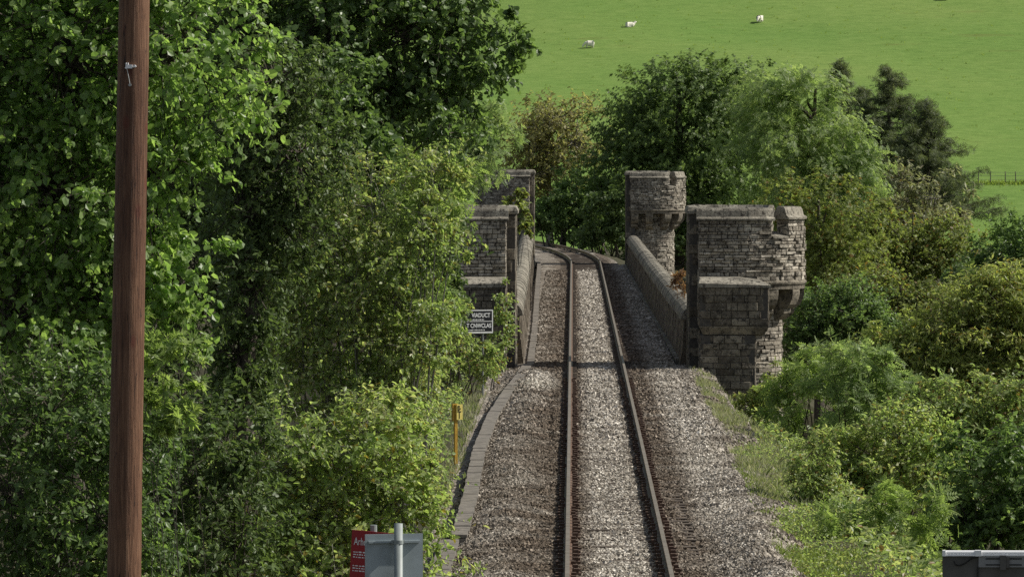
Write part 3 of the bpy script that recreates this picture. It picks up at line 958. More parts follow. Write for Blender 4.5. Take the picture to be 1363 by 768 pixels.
# viaduct body with arches
via = thing('railway_viaduct', 'stone railway viaduct carrying the track across the valley', 'viaduct', (.6, 208, -12))
mb = MB()
NB = 13; y0, y1 = 152.0, 276.0; bay = (y1 - y0) / NB; pw = 1.5
top = [(y0, -.42), (y1, -.42)]
low = []
for b_ in range(NB - 1, -1, -1):
    ya, yb = y0 + b_ * bay + pw / 2, y0 + (b_ + 1) * bay - pw / 2
    r = (yb - ya) / 2; cy = (ya + yb) / 2; zs_ = -2.2 - r
    low += [(yb + pw / 2, -18) if b_ == NB - 1 else (yb + pw / 2 - .002, -18), (yb, -18)]
    low += [(cy + r * math.cos(a), zs_ + r * math.sin(a)) for a in np.linspace(0, math.pi, 13)]
    low += [(ya, -18)] + ([(ya - pw / 2 + .002, -18)] if b_ else [(y0, -18)])
for b_ in range(NB):
    ya, yb = y0 + b_ * bay, y0 + (b_ + 1) * bay
    r = (bay - pw) / 2; cy = (ya + yb) / 2; zs_ = -2.2 - r
    an = np.linspace(math.pi, 0, 15)
    inner = [(ya + pw / 2, -18)] + [(cy + r * math.cos(a), zs_ + r * math.sin(a)) for a in an] + [(yb - pw / 2, -18)]
    outer = [(ya, -18)] + [(ya + (yb - ya) * k / 14, -.42) for k in range(15)] + [(yb, -18)]
    k = len(inner)
    for x in (-2.25, 3.65):
        V = [(x, a, z) for a, z in inner] + [(x, a, z) for a, z in outer]
        mb.addp(V, [[i, i + 1, k + i + 1, k + i] for i in range(k - 1)])
    V = [(-2.25, a, z) for a, z in inner] + [(3.65, a, z) for a, z in inner]
    mb.addp(V, [[i, i + 1, k + i + 1, k + i] for i in range(k - 1)])
mb.add([(-2.25, y0, -.42), (3.65, y0, -.42), (3.65, y1, -.42), (-2.25, y1, -.42)], [[0, 1, 2, 3]])
for ye in (y0, y1):
    mb.add([(-2.25, ye, -18), (3.65, ye, -18), (3.65, ye, -.42), (-2.25, ye, -.42)], [[0, 1, 2, 3]])
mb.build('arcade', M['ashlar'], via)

# ------------------------------------------------------------------ foliage
def T_round():
    V = np.array([(0, 0, 0), (-.46, .30, .07), (.46, .30, .07), (-.30, .78, .05), (.30, .78, .05), (0, 1.02, -.07)], float)
    return V, np.array([[0, 2, 4, 5], [0, 5, 3, 1]])


def T_oval():
    V = np.array([(0, 0, 0), (-.30, .38, .06), (.30, .38, .06), (-.20, .78, .03), (.20, .78, .03), (0, 1.05, -.08)], float)
    return V, np.array([[0, 2, 4, 5], [0, 5, 3, 1]])


def T_lance():
    V = np.array([(0, 0, 0), (-.16, .45, .03), (0, 1, -.06), (.16, .45, .03)], float)
    return V, np.array([[0, 3, 2, 1]])


def T_pinnate(pairs=4):
    V = []; Fq = []
    a, _ = T_lance()
    n = 0
    for k in range(pairs):
        y = .22 + .62 * k / pairs
        for s in (-1, 1):
            ang = s * R(-62 + 5 * k); c, si = math.cos(ang), math.sin(ang)
            L = .40 - .03 * k
            q = a * L * np.array([1.25, 1, 1])
            V.append(np.stack([q[:, 0] * c - q[:, 1] * si, q[:, 0] * si + q[:, 1] * c + y, q[:, 2] - .10 * y * y], -1)); Fq.append([n, n + 3, n + 2, n + 1]); n += 4
    q = a * .36 + np.array([0, .84, -.08]); V.append(q); Fq.append([n, n + 3, n + 2, n + 1]); n += 4
    return np.concatenate(V), np.array(Fq)


def T_lobed():       # sycamore / maple hand of five points
    V = [(0, 0, 0)]
    for k, (a, r) in enumerate([(-80, .5), (-58, .3), (-38, .72), (-18, .42), (0, 1.0), (18, .42), (38, .72), (58, .3), (80, .5)]):
        V.append((math.sin(R(a)) * r, math.cos(R(a)) * r, .05 - .12 * r * r))
    V = np.array(V)
    Fq = [[0, 3, 2, 1], [0, 5, 4, 3], [0, 7, 6, 5], [0, 9, 8, 7]]
    return V, np.array(Fq)


def T_needle():
    V = []; Fq = []; n = 0
    for k in range(7):
        a = R(-70 + 140 * (k % 2)) + R(random.uniform(-15, 15)); y = k / 7
        L = .35; c, s = math.cos(a), math.sin(a)
        p = np.array([(0, y, 0), (s * L - .03, y + c * L, -.05), (s * L + .03, y + c * L + .03, -.08), (.05, y + .1, 0)])
        V.append(p); Fq.append([n, n + 1, n + 2, n + 3]); n += 4
    return np.concatenate(V), np.array(Fq)


TPL = {'round': T_round(), 'oval': T_oval(), 'lance': T_lance(), 'pinnate': T_pinnate(), 'lobed': T_lobed(), 'needle': T_needle()}
TAREA = {'round': .62, 'oval': .42, 'lance': .16, 'pinnate': .40, 'lobed': .62, 'needle': .2}


def leaves(mb, tpl, pos, tip, nor, size):
    V, Fq = TPL[tpl]
    y = norm(tip - (tip * nor).sum(-1, keepdims=True) * nor); x = np.cross(y, nor)
    B = np.stack([x, y, nor], -2)                                    # rows
    curl = 1 + RNG.uniform(-.9, 1.6, (len(pos), 1))
    VV = V[None] * np.stack([np.ones_like(curl), np.ones_like(curl), curl], -1)
    out = pos[:, None] + size[:, None, None] * np.einsum('nkj,nji->nki', VV, B)
    f = Fq[None] + (np.arange(len(pos)) * len(V))[:, None, None]
    mb.add(out.reshape(-1, 3), f.reshape(-1, Fq.shape[1]))


def prisms(mb, A, B, ra, rb, mat_i=0):
    n = len(A); t = norm(B - A); u = norm(np.cross(t, np.array([.3, .5, .81]))); w_ = np.cross(t, u)
    V = []
    for P_, r_ in ((A, ra), (B, rb)):
        for a in (0, 2.094, 4.189):
            V.append(P_ + np.reshape(r_, (-1, 1)) * (math.cos(a) * u + math.sin(a) * w_))
    V = np.stack(V, 1)
    f = np.array([[0, 1, 4, 3], [1, 2, 5, 4], [2, 0, 3, 5]])[None] + (np.arange(n) * 6)[:, None, None]
    mb.add(V.reshape(-1, 3), f.reshape(-1, 4), mat_i)


def bez(a, b, sag, n=6, wob=.0):
    a = np.asarray(a, float); b = np.asarray(b, float)
    m = (a + b) / 2 + np.array([0, 0, sag]) + RNG.normal(size=3) * wob
    t = np.linspace(0, 1, n)[:, None]
    return (1 - t) ** 2 * a + 2 * t * (1 - t) * m + t * t * b


COV = 2.1


def tree(name, label, cat, lobes, d, leaf, size, mat_key, cov=4.5, group=None, base=None, trunk_r=.16, depth=.9, twiglen=.45, per_twig=9,
         multistem=False, bark='bark', up=.55, droop=.3, shell=.45, clump_r=.33, twigs=True, dj=None, flat=.7, lean=1.0, zbase=None, outn=.7):
    """lobes: (px, py, rx, ry [, d]) of the crown in photo pixels at distance d -> real ellipsoids there"""
    LB = []
    for lb in lobes:
        dd = lb[4] if len(lb) > 4 else d + RNG.uniform(-1, 1) * (dj if dj is not None else .25 * (lb[2] * d / F))
        c = at(lb[0], lb[1], dd); s = dd / F
        LB.append((c, np.array([lb[2] * s, depth * (lb[2] + lb[3]) / 2 * s, lb[3] * s])))
    allc = np.array([l[0] for l in LB]); ctr = allc.mean(0)
    if base is None:
        bx, by = ctr[0], ctr[1] + .2
    else:
        bx, by = base
    bz = float(zg(bx, by)) - .05 if zbase is None else zbase
    root = thing(name, label, cat, (bx, by, bz), group)
    tb = MB(); lf = MB()
    topz = max(l[0][2] + .3 * l[1][2] for l in LB)
    if not multistem:
        tp = bez((bx, by, bz), (bx + lean * (ctr[0] - bx), by + lean * (ctr[1] - by), max(bz + 1, topz)), 0, 10, .12)
        tp[:, :2] += RNG.normal(size=(10, 2)) * trunk_r * .25; tp[0] = (bx, by, bz)
        tb.tube(tp, np.linspace(trunk_r * 1.25, trunk_r * .18, 10), 8)
    A_, B_, RA, RB = [], [], [], []
    for (c, r) in LB:
        if multistem:
            for q in range(2):
                e = c + RNG.normal(size=3) * r * .25 + np.array([0, 0, r[2] * .35])
                b0 = np.array([bx + RNG.normal() * .25, by + RNG.normal() * .25, bz])
                b0[0] += (c[0] - bx) * .45; b0[1] += (c[1] - by) * .45; b0[2] = float(zg(b0[0], b0[1])) - .05 if zbase is None else zbase
                tb.tube(bez(b0, e, .1 * np.linalg.norm(e - b0), 7, .08), np.linspace(trunk_r * .35, trunk_r * .07, 7), 5)
        else:
            h = np.clip((c[2] - .6 * np.linalg.norm(c[:2] - tp[5, :2]) - bz) / (topz - bz + 1e-6), .15, .9)
            i = h * 9; i0 = int(i); p = tp[i0] + (tp[min(i0 + 1, 9)] - tp[i0]) * (i - i0)
            tb.tube(bez(p, c + np.array([0, 0, .2 * r[2]]), .12 * np.linalg.norm(c - p), 7, .1 * float(r.mean())), np.linspace(trunk_r * .34, trunk_r * .06, 7), 5)
        area = math.pi * r[0] * r[2]
        nl = COV * cov * area / (TAREA[leaf] * size * size)
        K = 7; m = per_twig
        nc = max(5, int(nl / (K * m)))
        u = norm(RNG.normal(size=(nc, 3)))
        rad = (shell + (1 - shell) * RNG.random(nc) ** .6) * (1 + .16 * RNG.normal(size=nc)).clip(.7, 1.28)
        C = c + u * rad[:, None] * r
        lone = RNG.random(nc) < .2
        rad = np.where(lone, RNG.uniform(1.05, 1.42, nc), rad); C = c + u * rad[:, None] * r
        cr = np.where(lone, .6, 1.0) * 1.2 * clump_r * r.mean() * RNG.uniform(.6, 1.3, nc)
        if twigs:
            k = max(1, nc // 3)
            st_ = c + RNG.normal(size=(nc, 3)) * r * .12
            A_.append(st_); B_.append(C); RA.append(np.full(nc, max(.006, trunk_r * .09))); RB.append(np.full(nc, .004))
        tl = np.minimum(twiglen, cr * 1.6)[:, None] * RNG.uniform(.6, 1.4, (nc, K))
        o0 = C[:, None] + RNG.normal(size=(nc, K, 3)) * (cr * .45)[:, None, None] * np.array([1, 1, flat])
        outw = norm((C - c) / r)
        td = norm(outw[:, None] * .75 + RNG.normal(size=(nc, K, 3)) * .55 + np.array([0, 0, up * .5]))
        tt = (np.arange(m) + RNG.uniform(.1, 1, (nc, K, m))) / m
        pos = o0[:, :, None] + td[:, :, None] * (tt * tl[:, :, None])[..., None]
        pos[..., 2] -= droop * tl[:, :, None] * tt * tt * .6
        tip = norm(td[:, :, None] * .6 + RNG.normal(size=pos.shape) * .7 + np.array([0, 0, -droop]))
        nor = norm(np.array([0, 0, up]) + outw[:, None, None] * outn + RNG.normal(size=pos.shape) * .55)
        if leaf == 'needle':
            tip = norm(td[:, :, None] + RNG.normal(size=pos.shape) * .25 + np.array([0, 0, -droop]))
        sz = size * RNG.uniform(.4, 1.35, pos.shape[:3])
        leaves(lf, leaf, pos.reshape(-1, 3), tip.reshape(-1, 3), nor.reshape(-1, 3), sz.ravel())
        if twigs:
            A_.append(o0.reshape(-1, 3)); e = pos[:, :, -1].reshape(-1, 3); B_.append(e)
            RA.append(np.full(len(e), .005)); RB.append(np.full(len(e), .002))
    if A_:
        sc_ = max(1.0, d / 110.)
        prisms(tb, np.concatenate(A_), np.concatenate(B_), np.concatenate(RA) * sc_, np.concatenate(RB) * sc_)
    tb.build('trunk' if not multistem else 'stem', M[bark], root)
    lf.build('crown' if not multistem else 'foliage', M[mat_key], root)
    return root


GL = 'trees and shrubs on the left bank'
GR = 'shrubs on the right bank'
GF = 'trees beyond the viaduct'

# --- left bank
tree('poplar_tree', 'big poplar with broad glossy leaves behind the wooden pole', 'tree',
     [(-60, 60, 150, 170), (90, 80, 130, 130), (60, 250, 150, 120), (230, 60, 110, 120), (200, 230, 90, 100), (30, 420, 120, 110), (230, 370, 75, 70), (-90, 300, 110, 150), (120, -80, 160, 90), (130, 400, 90, 90)],
     56, 'round', .086, 'poplar', 3.0, GL, base=(-5.6, 58), trunk_r=.2, twiglen=.5, per_twig=9, up=.35, droop=.55, shell=.3, clump_r=.3)
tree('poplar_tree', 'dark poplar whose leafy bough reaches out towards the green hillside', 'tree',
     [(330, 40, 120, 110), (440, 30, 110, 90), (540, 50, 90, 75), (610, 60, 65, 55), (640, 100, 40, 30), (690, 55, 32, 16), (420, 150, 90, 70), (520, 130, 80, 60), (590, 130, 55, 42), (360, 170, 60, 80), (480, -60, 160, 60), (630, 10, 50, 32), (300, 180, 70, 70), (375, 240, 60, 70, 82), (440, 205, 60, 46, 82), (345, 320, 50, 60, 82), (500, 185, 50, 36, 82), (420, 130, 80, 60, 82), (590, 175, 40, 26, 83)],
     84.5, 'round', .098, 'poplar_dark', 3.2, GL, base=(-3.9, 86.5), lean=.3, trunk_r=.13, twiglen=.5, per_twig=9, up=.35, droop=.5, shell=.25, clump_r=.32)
tree('ivy_clad_tree', 'tall stem wrapped in dark ivy to the right of the pole', 'tree',
     [(330, 180, 42, 70), (322, 280, 40, 70), (335, 380, 42, 70), (318, 470, 36, 60), (395, 210, 60, 60), (370, 110, 60, 60), (390, 300, 36, 50), (310, 540, 34, 50)],
     70, 'oval', .075, 'ivy', 4.2, GL, base=(-4.4, 70), trunk_r=.14, twiglen=.3, up=.2, droop=.5, clump_r=.3)
tree('beech_tree', 'dense beech filling the background left of the pole', 'tree',
     [(70, 130, 130, 130), (40, 350, 130, 130), (80, 540, 120, 120), (-60, 250, 100, 180), (150, 430, 80, 120)], 106, 'oval', .13, 'sycamore', 2.4, GL, trunk_r=.2, twiglen=.6)
tree('beech_tree', 'dark filler beech coloured as deep shade behind the ivy wrapped stem', 'tree',
     [(250, 160, 110, 130), (270, 380, 110, 120), (250, 560, 110, 110), (360, 280, 80, 110), (230, 700, 130, 90), (380, 130, 100, 110), (470, 150, 80, 80)], 104, 'oval', .13, 'ivy', 2.4, GL, trunk_r=.2, twiglen=.6, base=(-7.2, 104))  # ivy leaf colour makes this filler crown read as deep shade
tree('goat_willow', 'light green sallow spreading under the dark overhanging bough', 'tree',
     [(430, 300, 56, 50), (500, 275, 50, 46), (390, 370, 56, 56), (470, 375, 56, 50), (540, 335, 44, 46), (565, 280, 34, 36), (425, 245, 40, 32), (530, 400, 44, 40), (600, 310, 24, 34), (575, 225, 36, 30), (400, 445, 56, 50), (470, 455, 60, 46), (540, 465, 44, 46), (440, 525, 60, 50), (515, 535, 50, 46), (385, 515, 40, 50), (575, 430, 26, 40)],
     77, 'oval', .072, 'sallow', 2.6, GL, trunk_r=.07, multistem=True, bark='graybark', shell=.35, clump_r=.36)
tree('shade_thicket', 'dark filler thicket coloured as the deep shade right of the pole foot', 'bush',
     [(250, 640, 60, 80), (300, 590, 46, 70), (225, 740, 80, 70), (330, 690, 46, 80), (290, 760, 70, 60), (345, 600, 30, 60)], 63, 'oval', .08, 'ivy', 2.2, GL, trunk_r=.06, multistem=True)  # added filler; its dark leaf colour stands in for the shade under the trees
tree('maple_sapling', 'small bright green maple peeping out right of the pole foot', 'tree',
     [(225, 480, 38, 45), (205, 430, 30, 36), (240, 530, 26, 26), (195, 560, 26, 34)], 52, 'lobed', .10, 'ash', 2.6, GL, trunk_r=.018, multistem=True)
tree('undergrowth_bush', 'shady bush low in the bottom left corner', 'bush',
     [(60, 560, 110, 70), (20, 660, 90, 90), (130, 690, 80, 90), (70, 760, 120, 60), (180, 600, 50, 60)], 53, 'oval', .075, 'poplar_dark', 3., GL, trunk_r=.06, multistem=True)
tree('ash_tree', 'yellow-green ash in the sun between the dark poplar and the near left turret', 'tree',
     [(470, 220, 60, 45), (540, 210, 45, 38), (420, 290, 55, 50), (500, 300, 65, 55), (560, 270, 45, 40), (450, 370, 65, 50), (540, 370, 50, 50), (390, 380, 50, 60), (600, 240, 30, 40)],
     98, 'pinnate', .27, 'ash', 4.2, GL, base=(-4.2, 99), trunk_r=.13, twiglen=.5, per_twig=5, up=.45, droop=.5)
tree('ash_tree', 'feathery pale ash catching the light above the near left turret', 'tree',
     [(610, 160, 42, 36), (640, 190, 34, 40), (580, 190, 40, 34), (600, 222, 34, 24), (650, 150, 18, 22)], 210, 'pinnate', .36, 'ash_pale', 4.2, GL, base=(-5.5, 214), trunk_r=.2, twiglen=1., per_twig=5, up=.6, droop=.5)
tree('elder_bush', 'dark elder spilling over the left side of the near turret', 'bush',
     [(575, 270, 45, 60), (580, 330, 30, 45), (555, 350, 42, 50), (585, 235, 34, 40), (622, 205, 20, 16), (588, 385, 26, 34)], 134, 'oval', .13, 'ivy', 4.4, GL, trunk_r=.10, up=.4, base=(-4.0, 136))
tree('hazel_bush', 'sunlit hazel sprawling lower down the left bank above the red sign', 'bush',
     [(390, 620, 80, 60), (480, 600, 75, 55), (508, 585, 44, 56), (430, 690, 90, 60), (520, 670, 60, 55), (350, 700, 70, 60), (450, 770, 120, 60), (545, 655, 30, 36)],
     67, 'oval', .080, 'hazel', 3.2, GL, base=(-2.9, 68), trunk_r=.07, multistem=True, bark='graybark')
tree('bramble_bush', 'bramble thicket hugging the trough left of the yellow post', 'bush',
     [(534, 560, 34, 50), (536, 500, 32, 44), (572, 462, 22, 26), (535, 620, 40, 50), (565, 690, 34, 34), (550, 740, 44, 40), (520, 530, 40, 50)],
     96, 'oval', .08, 'bramble', 3.8, GL, base=(-2.95, 96), trunk_r=.05, multistem=True, dj=3)
tree('bramble_bush', 'leafy bramble crowding round the black and white sign', 'bush',
     [(580, 420, 28, 32), (596, 462, 30, 26), (640, 482, 22, 20), (667, 455, 10, 34, 137.5), (668, 405, 10, 26, 137.5), (606, 430, 13, 22, 132.7), (617, 414, 8, 7, 133), (612, 445, 10, 8, 133), (644, 480, 13, 26, 133.2), (570, 470, 30, 40)],
     135.5, 'oval', .085, 'bramble', 4.0, GL, base=(-2.9, 136), trunk_r=.05, multistem=True, dj=.4)
tree('wall_shrub', 'scrubby shrub growing between the two left turrets', 'bush',
     [(690, 280, 10, 22), (684, 262, 10, 12), (698, 300, 7, 14)], 200, 'oval', .16, 'olive', 3.5, GL, trunk_r=.05, multistem=True, base=(-2.1, 201), zbase=-.5)

# --- far trees
tree('sycamore_tree', 'great dark sycamore in front of the pasture behind the far right turret', 'tree',
     [(890, 130, 62, 42), (940, 112, 40, 30), (855, 185, 52, 52), (930, 180, 70, 62), (825, 230, 40, 46), (890, 245, 70, 60), (975, 230, 55, 70), (815, 280, 34, 42), (870, 300, 60, 40), (960, 300, 60, 50), (985, 130, 40, 40)],
     325, 'lobed', .25, 'sycamore', 6.0, GF, trunk_r=.5, twiglen=1.2, per_twig=12, twigs=False, clump_r=.30, shell=.55, outn=1.15)
tree('ash_tree', 'pale green ash forming the right half of the tree mass', 'tree',
     [(1030, 130, 48, 38), (1075, 140, 42, 40), (1040, 190, 60, 50), (1100, 190, 46, 46), (1120, 235, 44, 48), (1060, 250, 60, 50), (1140, 270, 30, 44), (1090, 285, 50, 44)],
     312, 'pinnate', .42, 'ash_pale', 5.6, GF, trunk_r=.45, twiglen=1.3, per_twig=7, twigs=False, clump_r=.30, shell=.55, outn=1.15)
tree('oak_tree', 'olive oak with yellowing leaf tips close behind the near right turret', 'tree',
     [(1050, 275, 45, 28), (1100, 290, 48, 40), (1080, 340, 52, 50), (1130, 340, 46, 46), (1095, 400, 50, 46)],
     255, 'lobed', .2, 'olive', 4.4, GF, trunk_r=.35, twiglen=.8, twigs=False)
tree('thorn_tree', 'brownish thorn tree with turning leaves left of the sycamore', 'tree',
     [(735, 165, 48, 36), (710, 195, 36, 40), (765, 190, 36, 42), (735, 225, 50, 38), (700, 230, 26, 34), (745, 265, 34, 24)],
     350, 'oval', .24, 'brownleaf', 2.0, GF, trunk_r=.22, twiglen=1., clump_r=.4, shell=.3, bark='graybark')
tree('laurel_bush', 'low dark green bush beside the curve at the viaduct end', 'bush',
     [(745, 270, 28, 24), (770, 255, 24, 28), (725, 290, 22, 18), (755, 295, 34, 20), (790, 290, 28, 28), (712, 285, 16, 24)], 322, 'oval', .22, 'bluegreen', 4.2, GF, trunk_r=.15, twigs=False, multistem=True)
tree('laurel_bush', 'black-green bush in the shade between the track end and the far right turret', 'bush',
     [(805, 290, 28, 30), (822, 310, 24, 22), (790, 310, 24, 14), (840, 270, 30, 40), (803, 321, 18, 9, 318), (782, 316, 16, 9, 328)], 306, 'oval', .22, 'ivy', 4.2, GF, trunk_r=.15, twigs=False, multistem=True)


def larch(label, px, ytop, ybot, d, halfw, seed, lean=0.):
    r = np.random.default_rng(seed)
    top = at(px, ytop, d); bot = at(px - lean, ybot, d)
    bz = float(zg(bot[0], bot[1]))
    root = thing('larch_tree', label, 'tree', (bot[0], bot[1], bz), GF)
    tb = MB(); lf = MB()
    H = top[2] - bz
    tb.tube([(bot[0], bot[1], bz), ((top[0] + bot[0]) / 2, bot[1], bz + H * .5), tuple(top)], [.3, .2, .03], 7)
    vis = top[2] - bot[2]
    hw = halfw * d / F
    P_, T_, Nn, Sz = [], [], [], []
    nb = 150
    for k in range(nb):
        f = (k + r.random()) / nb
        z = top[2] - vis * f
        ang = r.uniform(0, 2 * np.pi)
        L = hw * (.10 + 1.0 * f ** .75) * r.uniform(.35, 1.3)
        xx = bot[0] + (top[0] - bot[0]) * np.clip((z - bz) / H, 0, 1)
        a = np.array([xx, bot[1], z]); dirv = np.array([math.cos(ang), math.sin(ang), r.uniform(-.15, .30)])
        e = a + dirv * L; pts = bez(a, e, -.10 * L, 6)
        tb.tube(pts, np.linspace(.05, .012, 6), 4)
        n = int(14 + 36 * L)
        t = r.uniform(.15, 1.05, n)[:, None]
        p = a + dirv * L * t; p[:, 2] -= .2 * L * t[:, 0] * (1 - t[:, 0])
        p = p + r.normal(size=(n, 3)) * np.array([.17, .17, .14]) * (.4 + t * .6)
        P_.append(p); T_.append(norm(dirv * .7 + r.normal(size=(n, 3)) * .5 + np.array([0, 0, -.7])))
        Nn.append(norm(r.normal(size=(n, 3)) + np.array([0, 0, .6]))); Sz.append(r.uniform(.2, .5, n))
    leaves(lf, 'needle', np.concatenate(P_), np.concatenate(T_), np.concatenate(Nn), np.concatenate(Sz))
    tb.build('trunk', M['bark'], root); lf.build('crown', M['conifer'], root)
    return root


larch('dark conifer with the narrow tip at the left of the conifer clump', 1118, 82, 250, 372, 46, 1, 4)
larch('tallest dark conifer with long ragged boughs in the middle of the clump', 1183, 90, 290, 366, 80, 2)
larch('shorter dark conifer leaning out at the right of the clump', 1232, 135, 290, 360, 74, 3, -6)
larch('slim conifer half hidden between two taller conifers', 1150, 118, 270, 378, 46, 4)

tree('grey_willow', 'grey twiggy willow below the dark conifers', 'bush',
     [(1200, 250, 30, 24), (1240, 265, 36, 26), (1180, 280, 30, 24), (1225, 300, 44, 26), (1265, 290, 24, 24)], 318, 'lance', .36, 'grey_willow', 1.7, GF, trunk_r=.14, multistem=True, bark='graybark', twiglen=1., clump_r=.4)
tree('olive_shrub', 'olive shrub with yellow sprigs spread below the grey willow', 'bush',
     [(1160, 330, 44, 34), (1210, 330, 46, 36), (1255, 325, 40, 34), (1180, 380, 52, 36), (1240, 375, 50, 36), (1290, 350, 30, 26), (1165, 290, 22, 18)], 262, 'oval', .17, 'olive', 4.0, GF, trunk_r=.16, twigs=False)
tree('holly_tree', 'round dark green tree at the right edge against the lower field', 'tree',
     [(1335, 335, 30, 34), (1365, 325, 34, 40), (1310, 360, 26, 22), (1350, 372, 44, 30), (1285, 372, 22, 16)], 240, 'oval', .17, 'bluegreen', 4.6, GF, trunk_r=.18, twigs=False)
tree('holly_tree', 'very dark small tree in the hollow under the round dark tree', 'tree',
     [(1285, 375, 26, 26), (1320, 390, 34, 24), (1275, 400, 26, 22)], 225, 'oval', .16, 'ivy', 4.4, GF, trunk_r=.15, twigs=False)
tree('elm_tree', 'blue-green elm crown just right of the near turret shaft', 'tree',
     [(1090, 430, 46, 44), (1135, 420, 40, 40), (1070, 470, 40, 40), (1120, 460, 50, 40), (1160, 440, 36, 40)], 176, 'oval', .13, 'bluegreen', 4.2, GR, trunk_r=.2, twiglen=.6)
tree('alder_tree', 'mottled alder crown filling the gap above the yellow willow', 'tree',
     [(1190, 420, 44, 36), (1240, 420, 50, 34), (1150, 390, 36, 30), (1215, 450, 50, 34)], 190, 'oval', .14, 'olive', 4.2, GR, trunk_r=.2, twiglen=.6)

# --- right bank
tree('willow_bush', 'yellow-green willow reaching up at the right edge', 'bush',
     [(1340, 410, 50, 46), (1290, 440, 56, 44), (1235, 470, 48, 42), (1350, 480, 50, 50), (1280, 510, 56, 44), (1390, 440, 40, 70), (1200, 500, 44, 36), (1170, 470, 30, 30), (1320, 400, 30, 40)],
     124, 'lance', .14, 'yellowish', 3.8, GR, base=(8.6, 126), trunk_r=.12, multistem=True, up=.4, twiglen=.5, per_twig=10)
tree('ash_sapling', 'bright green ash sapling at the foot of the near right turret', 'bush',
     [(1082, 500, 42, 32), (1062, 540, 32, 36), (1105, 540, 48, 40), (1078, 585, 32, 34), (1048, 505, 18, 22)],
     122, 'pinnate', .25, 'ash', 3.8, GR, base=(5.4, 123), trunk_r=.07, multistem=True, per_twig=5, up=.6)
tree('ash_sapling', 'taller bright green ash sapling with upright tips beside the elm', 'bush',
     [(1140, 490, 42, 32), (1120, 500, 36, 34), (1170, 540, 40, 46), (1130, 560, 40, 40), (1178, 500, 12, 34), (1195, 525, 14, 34), (1222, 560, 30, 36), (1245, 520, 20, 40), (1160, 600, 30, 30)],
     116, 'pinnate', .25, 'ash_pale', 3.8, GR, base=(6.3, 117), trunk_r=.07, multistem=True, per_twig=5, up=.6)
tree('hazel_bush', 'brown-flecked hazel with dark gaps in the middle of the right bank', 'bush',
     [(1150, 610, 46, 44), (1200, 590, 46, 44), (1110, 620, 36, 44), (1230, 630, 46, 50), (1170, 660, 46, 40)],
     104, 'oval', .09, 'hazel', 3.2, GR, base=(6.0, 105), trunk_r=.09, multistem=True, shell=.3, clump_r=.4)
tree('hazel_bush', 'broad green hazel under the yellow willow at the right', 'bush',
     [(1250, 560, 50, 44), (1310, 570, 56, 50), (1360, 560, 46, 60), (1280, 610, 50, 44)],
     108, 'oval', .10, 'bramble', 3.8, GR, base=(7.6, 109), trunk_r=.09, multistem=True)
tree('elder_bush', 'deep green elder in shade above the dark board', 'bush',
     [(1300, 650, 56, 50), (1360, 640, 50, 60), (1330, 710, 70, 44), (1270, 690, 36, 40), (1400, 700, 50, 80)],
     90, 'oval', .11, 'bluegreen', 4.0, GR, base=(7.3, 91), trunk_r=.09, multistem=True)
tree('ash_sapling', 'ferny ash sapling low at the bottom right centre', 'bush',
     [(1200, 700, 46, 40), (1160, 740, 46, 40), (1230, 745, 40, 40), (1180, 670, 20, 30), (1130, 770, 40, 30), (1235, 690, 20, 40), (1120, 700, 24, 34)],
     87, 'pinnate', .23, 'ash', 3.6, GR, base=(5.2, 88), trunk_r=.05, multistem=True, per_twig=5)
tree('bramble_bush', 'low rough scrub beside the pale grass verge', 'bush',
     [(1075, 640, 28, 30), (1095, 670, 32, 36), (1068, 690, 22, 24), (1112, 720, 32, 34), (1085, 600, 24, 26)],
     95, 'oval', .07, 'bramble', 3.2, GR, base=(4.6, 96), trunk_r=.04, multistem=True)
tree('golden_shrub', 'little yellow shrub against the base of the near right turret', 'bush',
     [(1000, 535, 17, 20), (1018, 550, 18, 22), (1030, 520, 14, 26)], 134, 'lance', .13, 'yellowish', 3.6, GR, trunk_r=.03, multistem=True)
tree('rusty_weed', 'rust-brown weed sprouting on top of the right parapet', 'plant',
     [(905, 378, 8, 13), (900, 370, 5, 8)], 160, 'lance', .11, 'rustplant', 2.6, None, trunk_r=.02, multistem=True, zbase=1.2)


# ------------------------------------------------------------------ grass and ground cover
def blades(n, xf, yf, hmin, hmax, width, mk, name, label, cat, lean=.35):
    x = xf(n); y = yf(n)
    kp = RNG.random(n) < np.clip(.45 + 3.0 * vnoise(x, y, .8, 11) + .8 * vnoise(x, y, 2.5, 12), .05, 1); x = x[kp]; y = y[kp]; n = len(x)
    z = np.where((x > -2.2) & (x < 3.9), np.maximum(zg(x, y), hb(x, y) - .05), zg(x, y))
    h = RNG.uniform(hmin, hmax, n) * RNG.uniform(.6, 1, n)
    a = RNG.uniform(0, 2 * np.pi, n)
    b = np.stack([x, y, z], -1)
    s = np.stack([np.cos(a), np.sin(a), 0 * a], -1) * width
    ld = np.stack([RNG.normal(size=n), RNG.normal(size=n), 0 * a], -1) * (h * lean)[:, None]
    m = b + ld * .35 + np.array([0, 0, 1.]) * (h * .6)[:, None]
    t = b + ld + np.array([0, 0, 1.]) * (h * .95)[:, None]
    V = np.stack([b - s, b + s, m + s * .8, t, m - s * .8], 1)
    f = np.array([[0, 1, 2, 3, 4]])[None] + (np.arange(n) * 5)[:, None, None]
    mb = MB(); mb.add(V.reshape(-1, 3), f.reshape(-1, 5))
    return tag(mb.build(name, M[mk]), label, cat, kind='stuff')


def verge_x(n):
    return 3.3 + np.abs(RNG.normal(size=n)) * .6


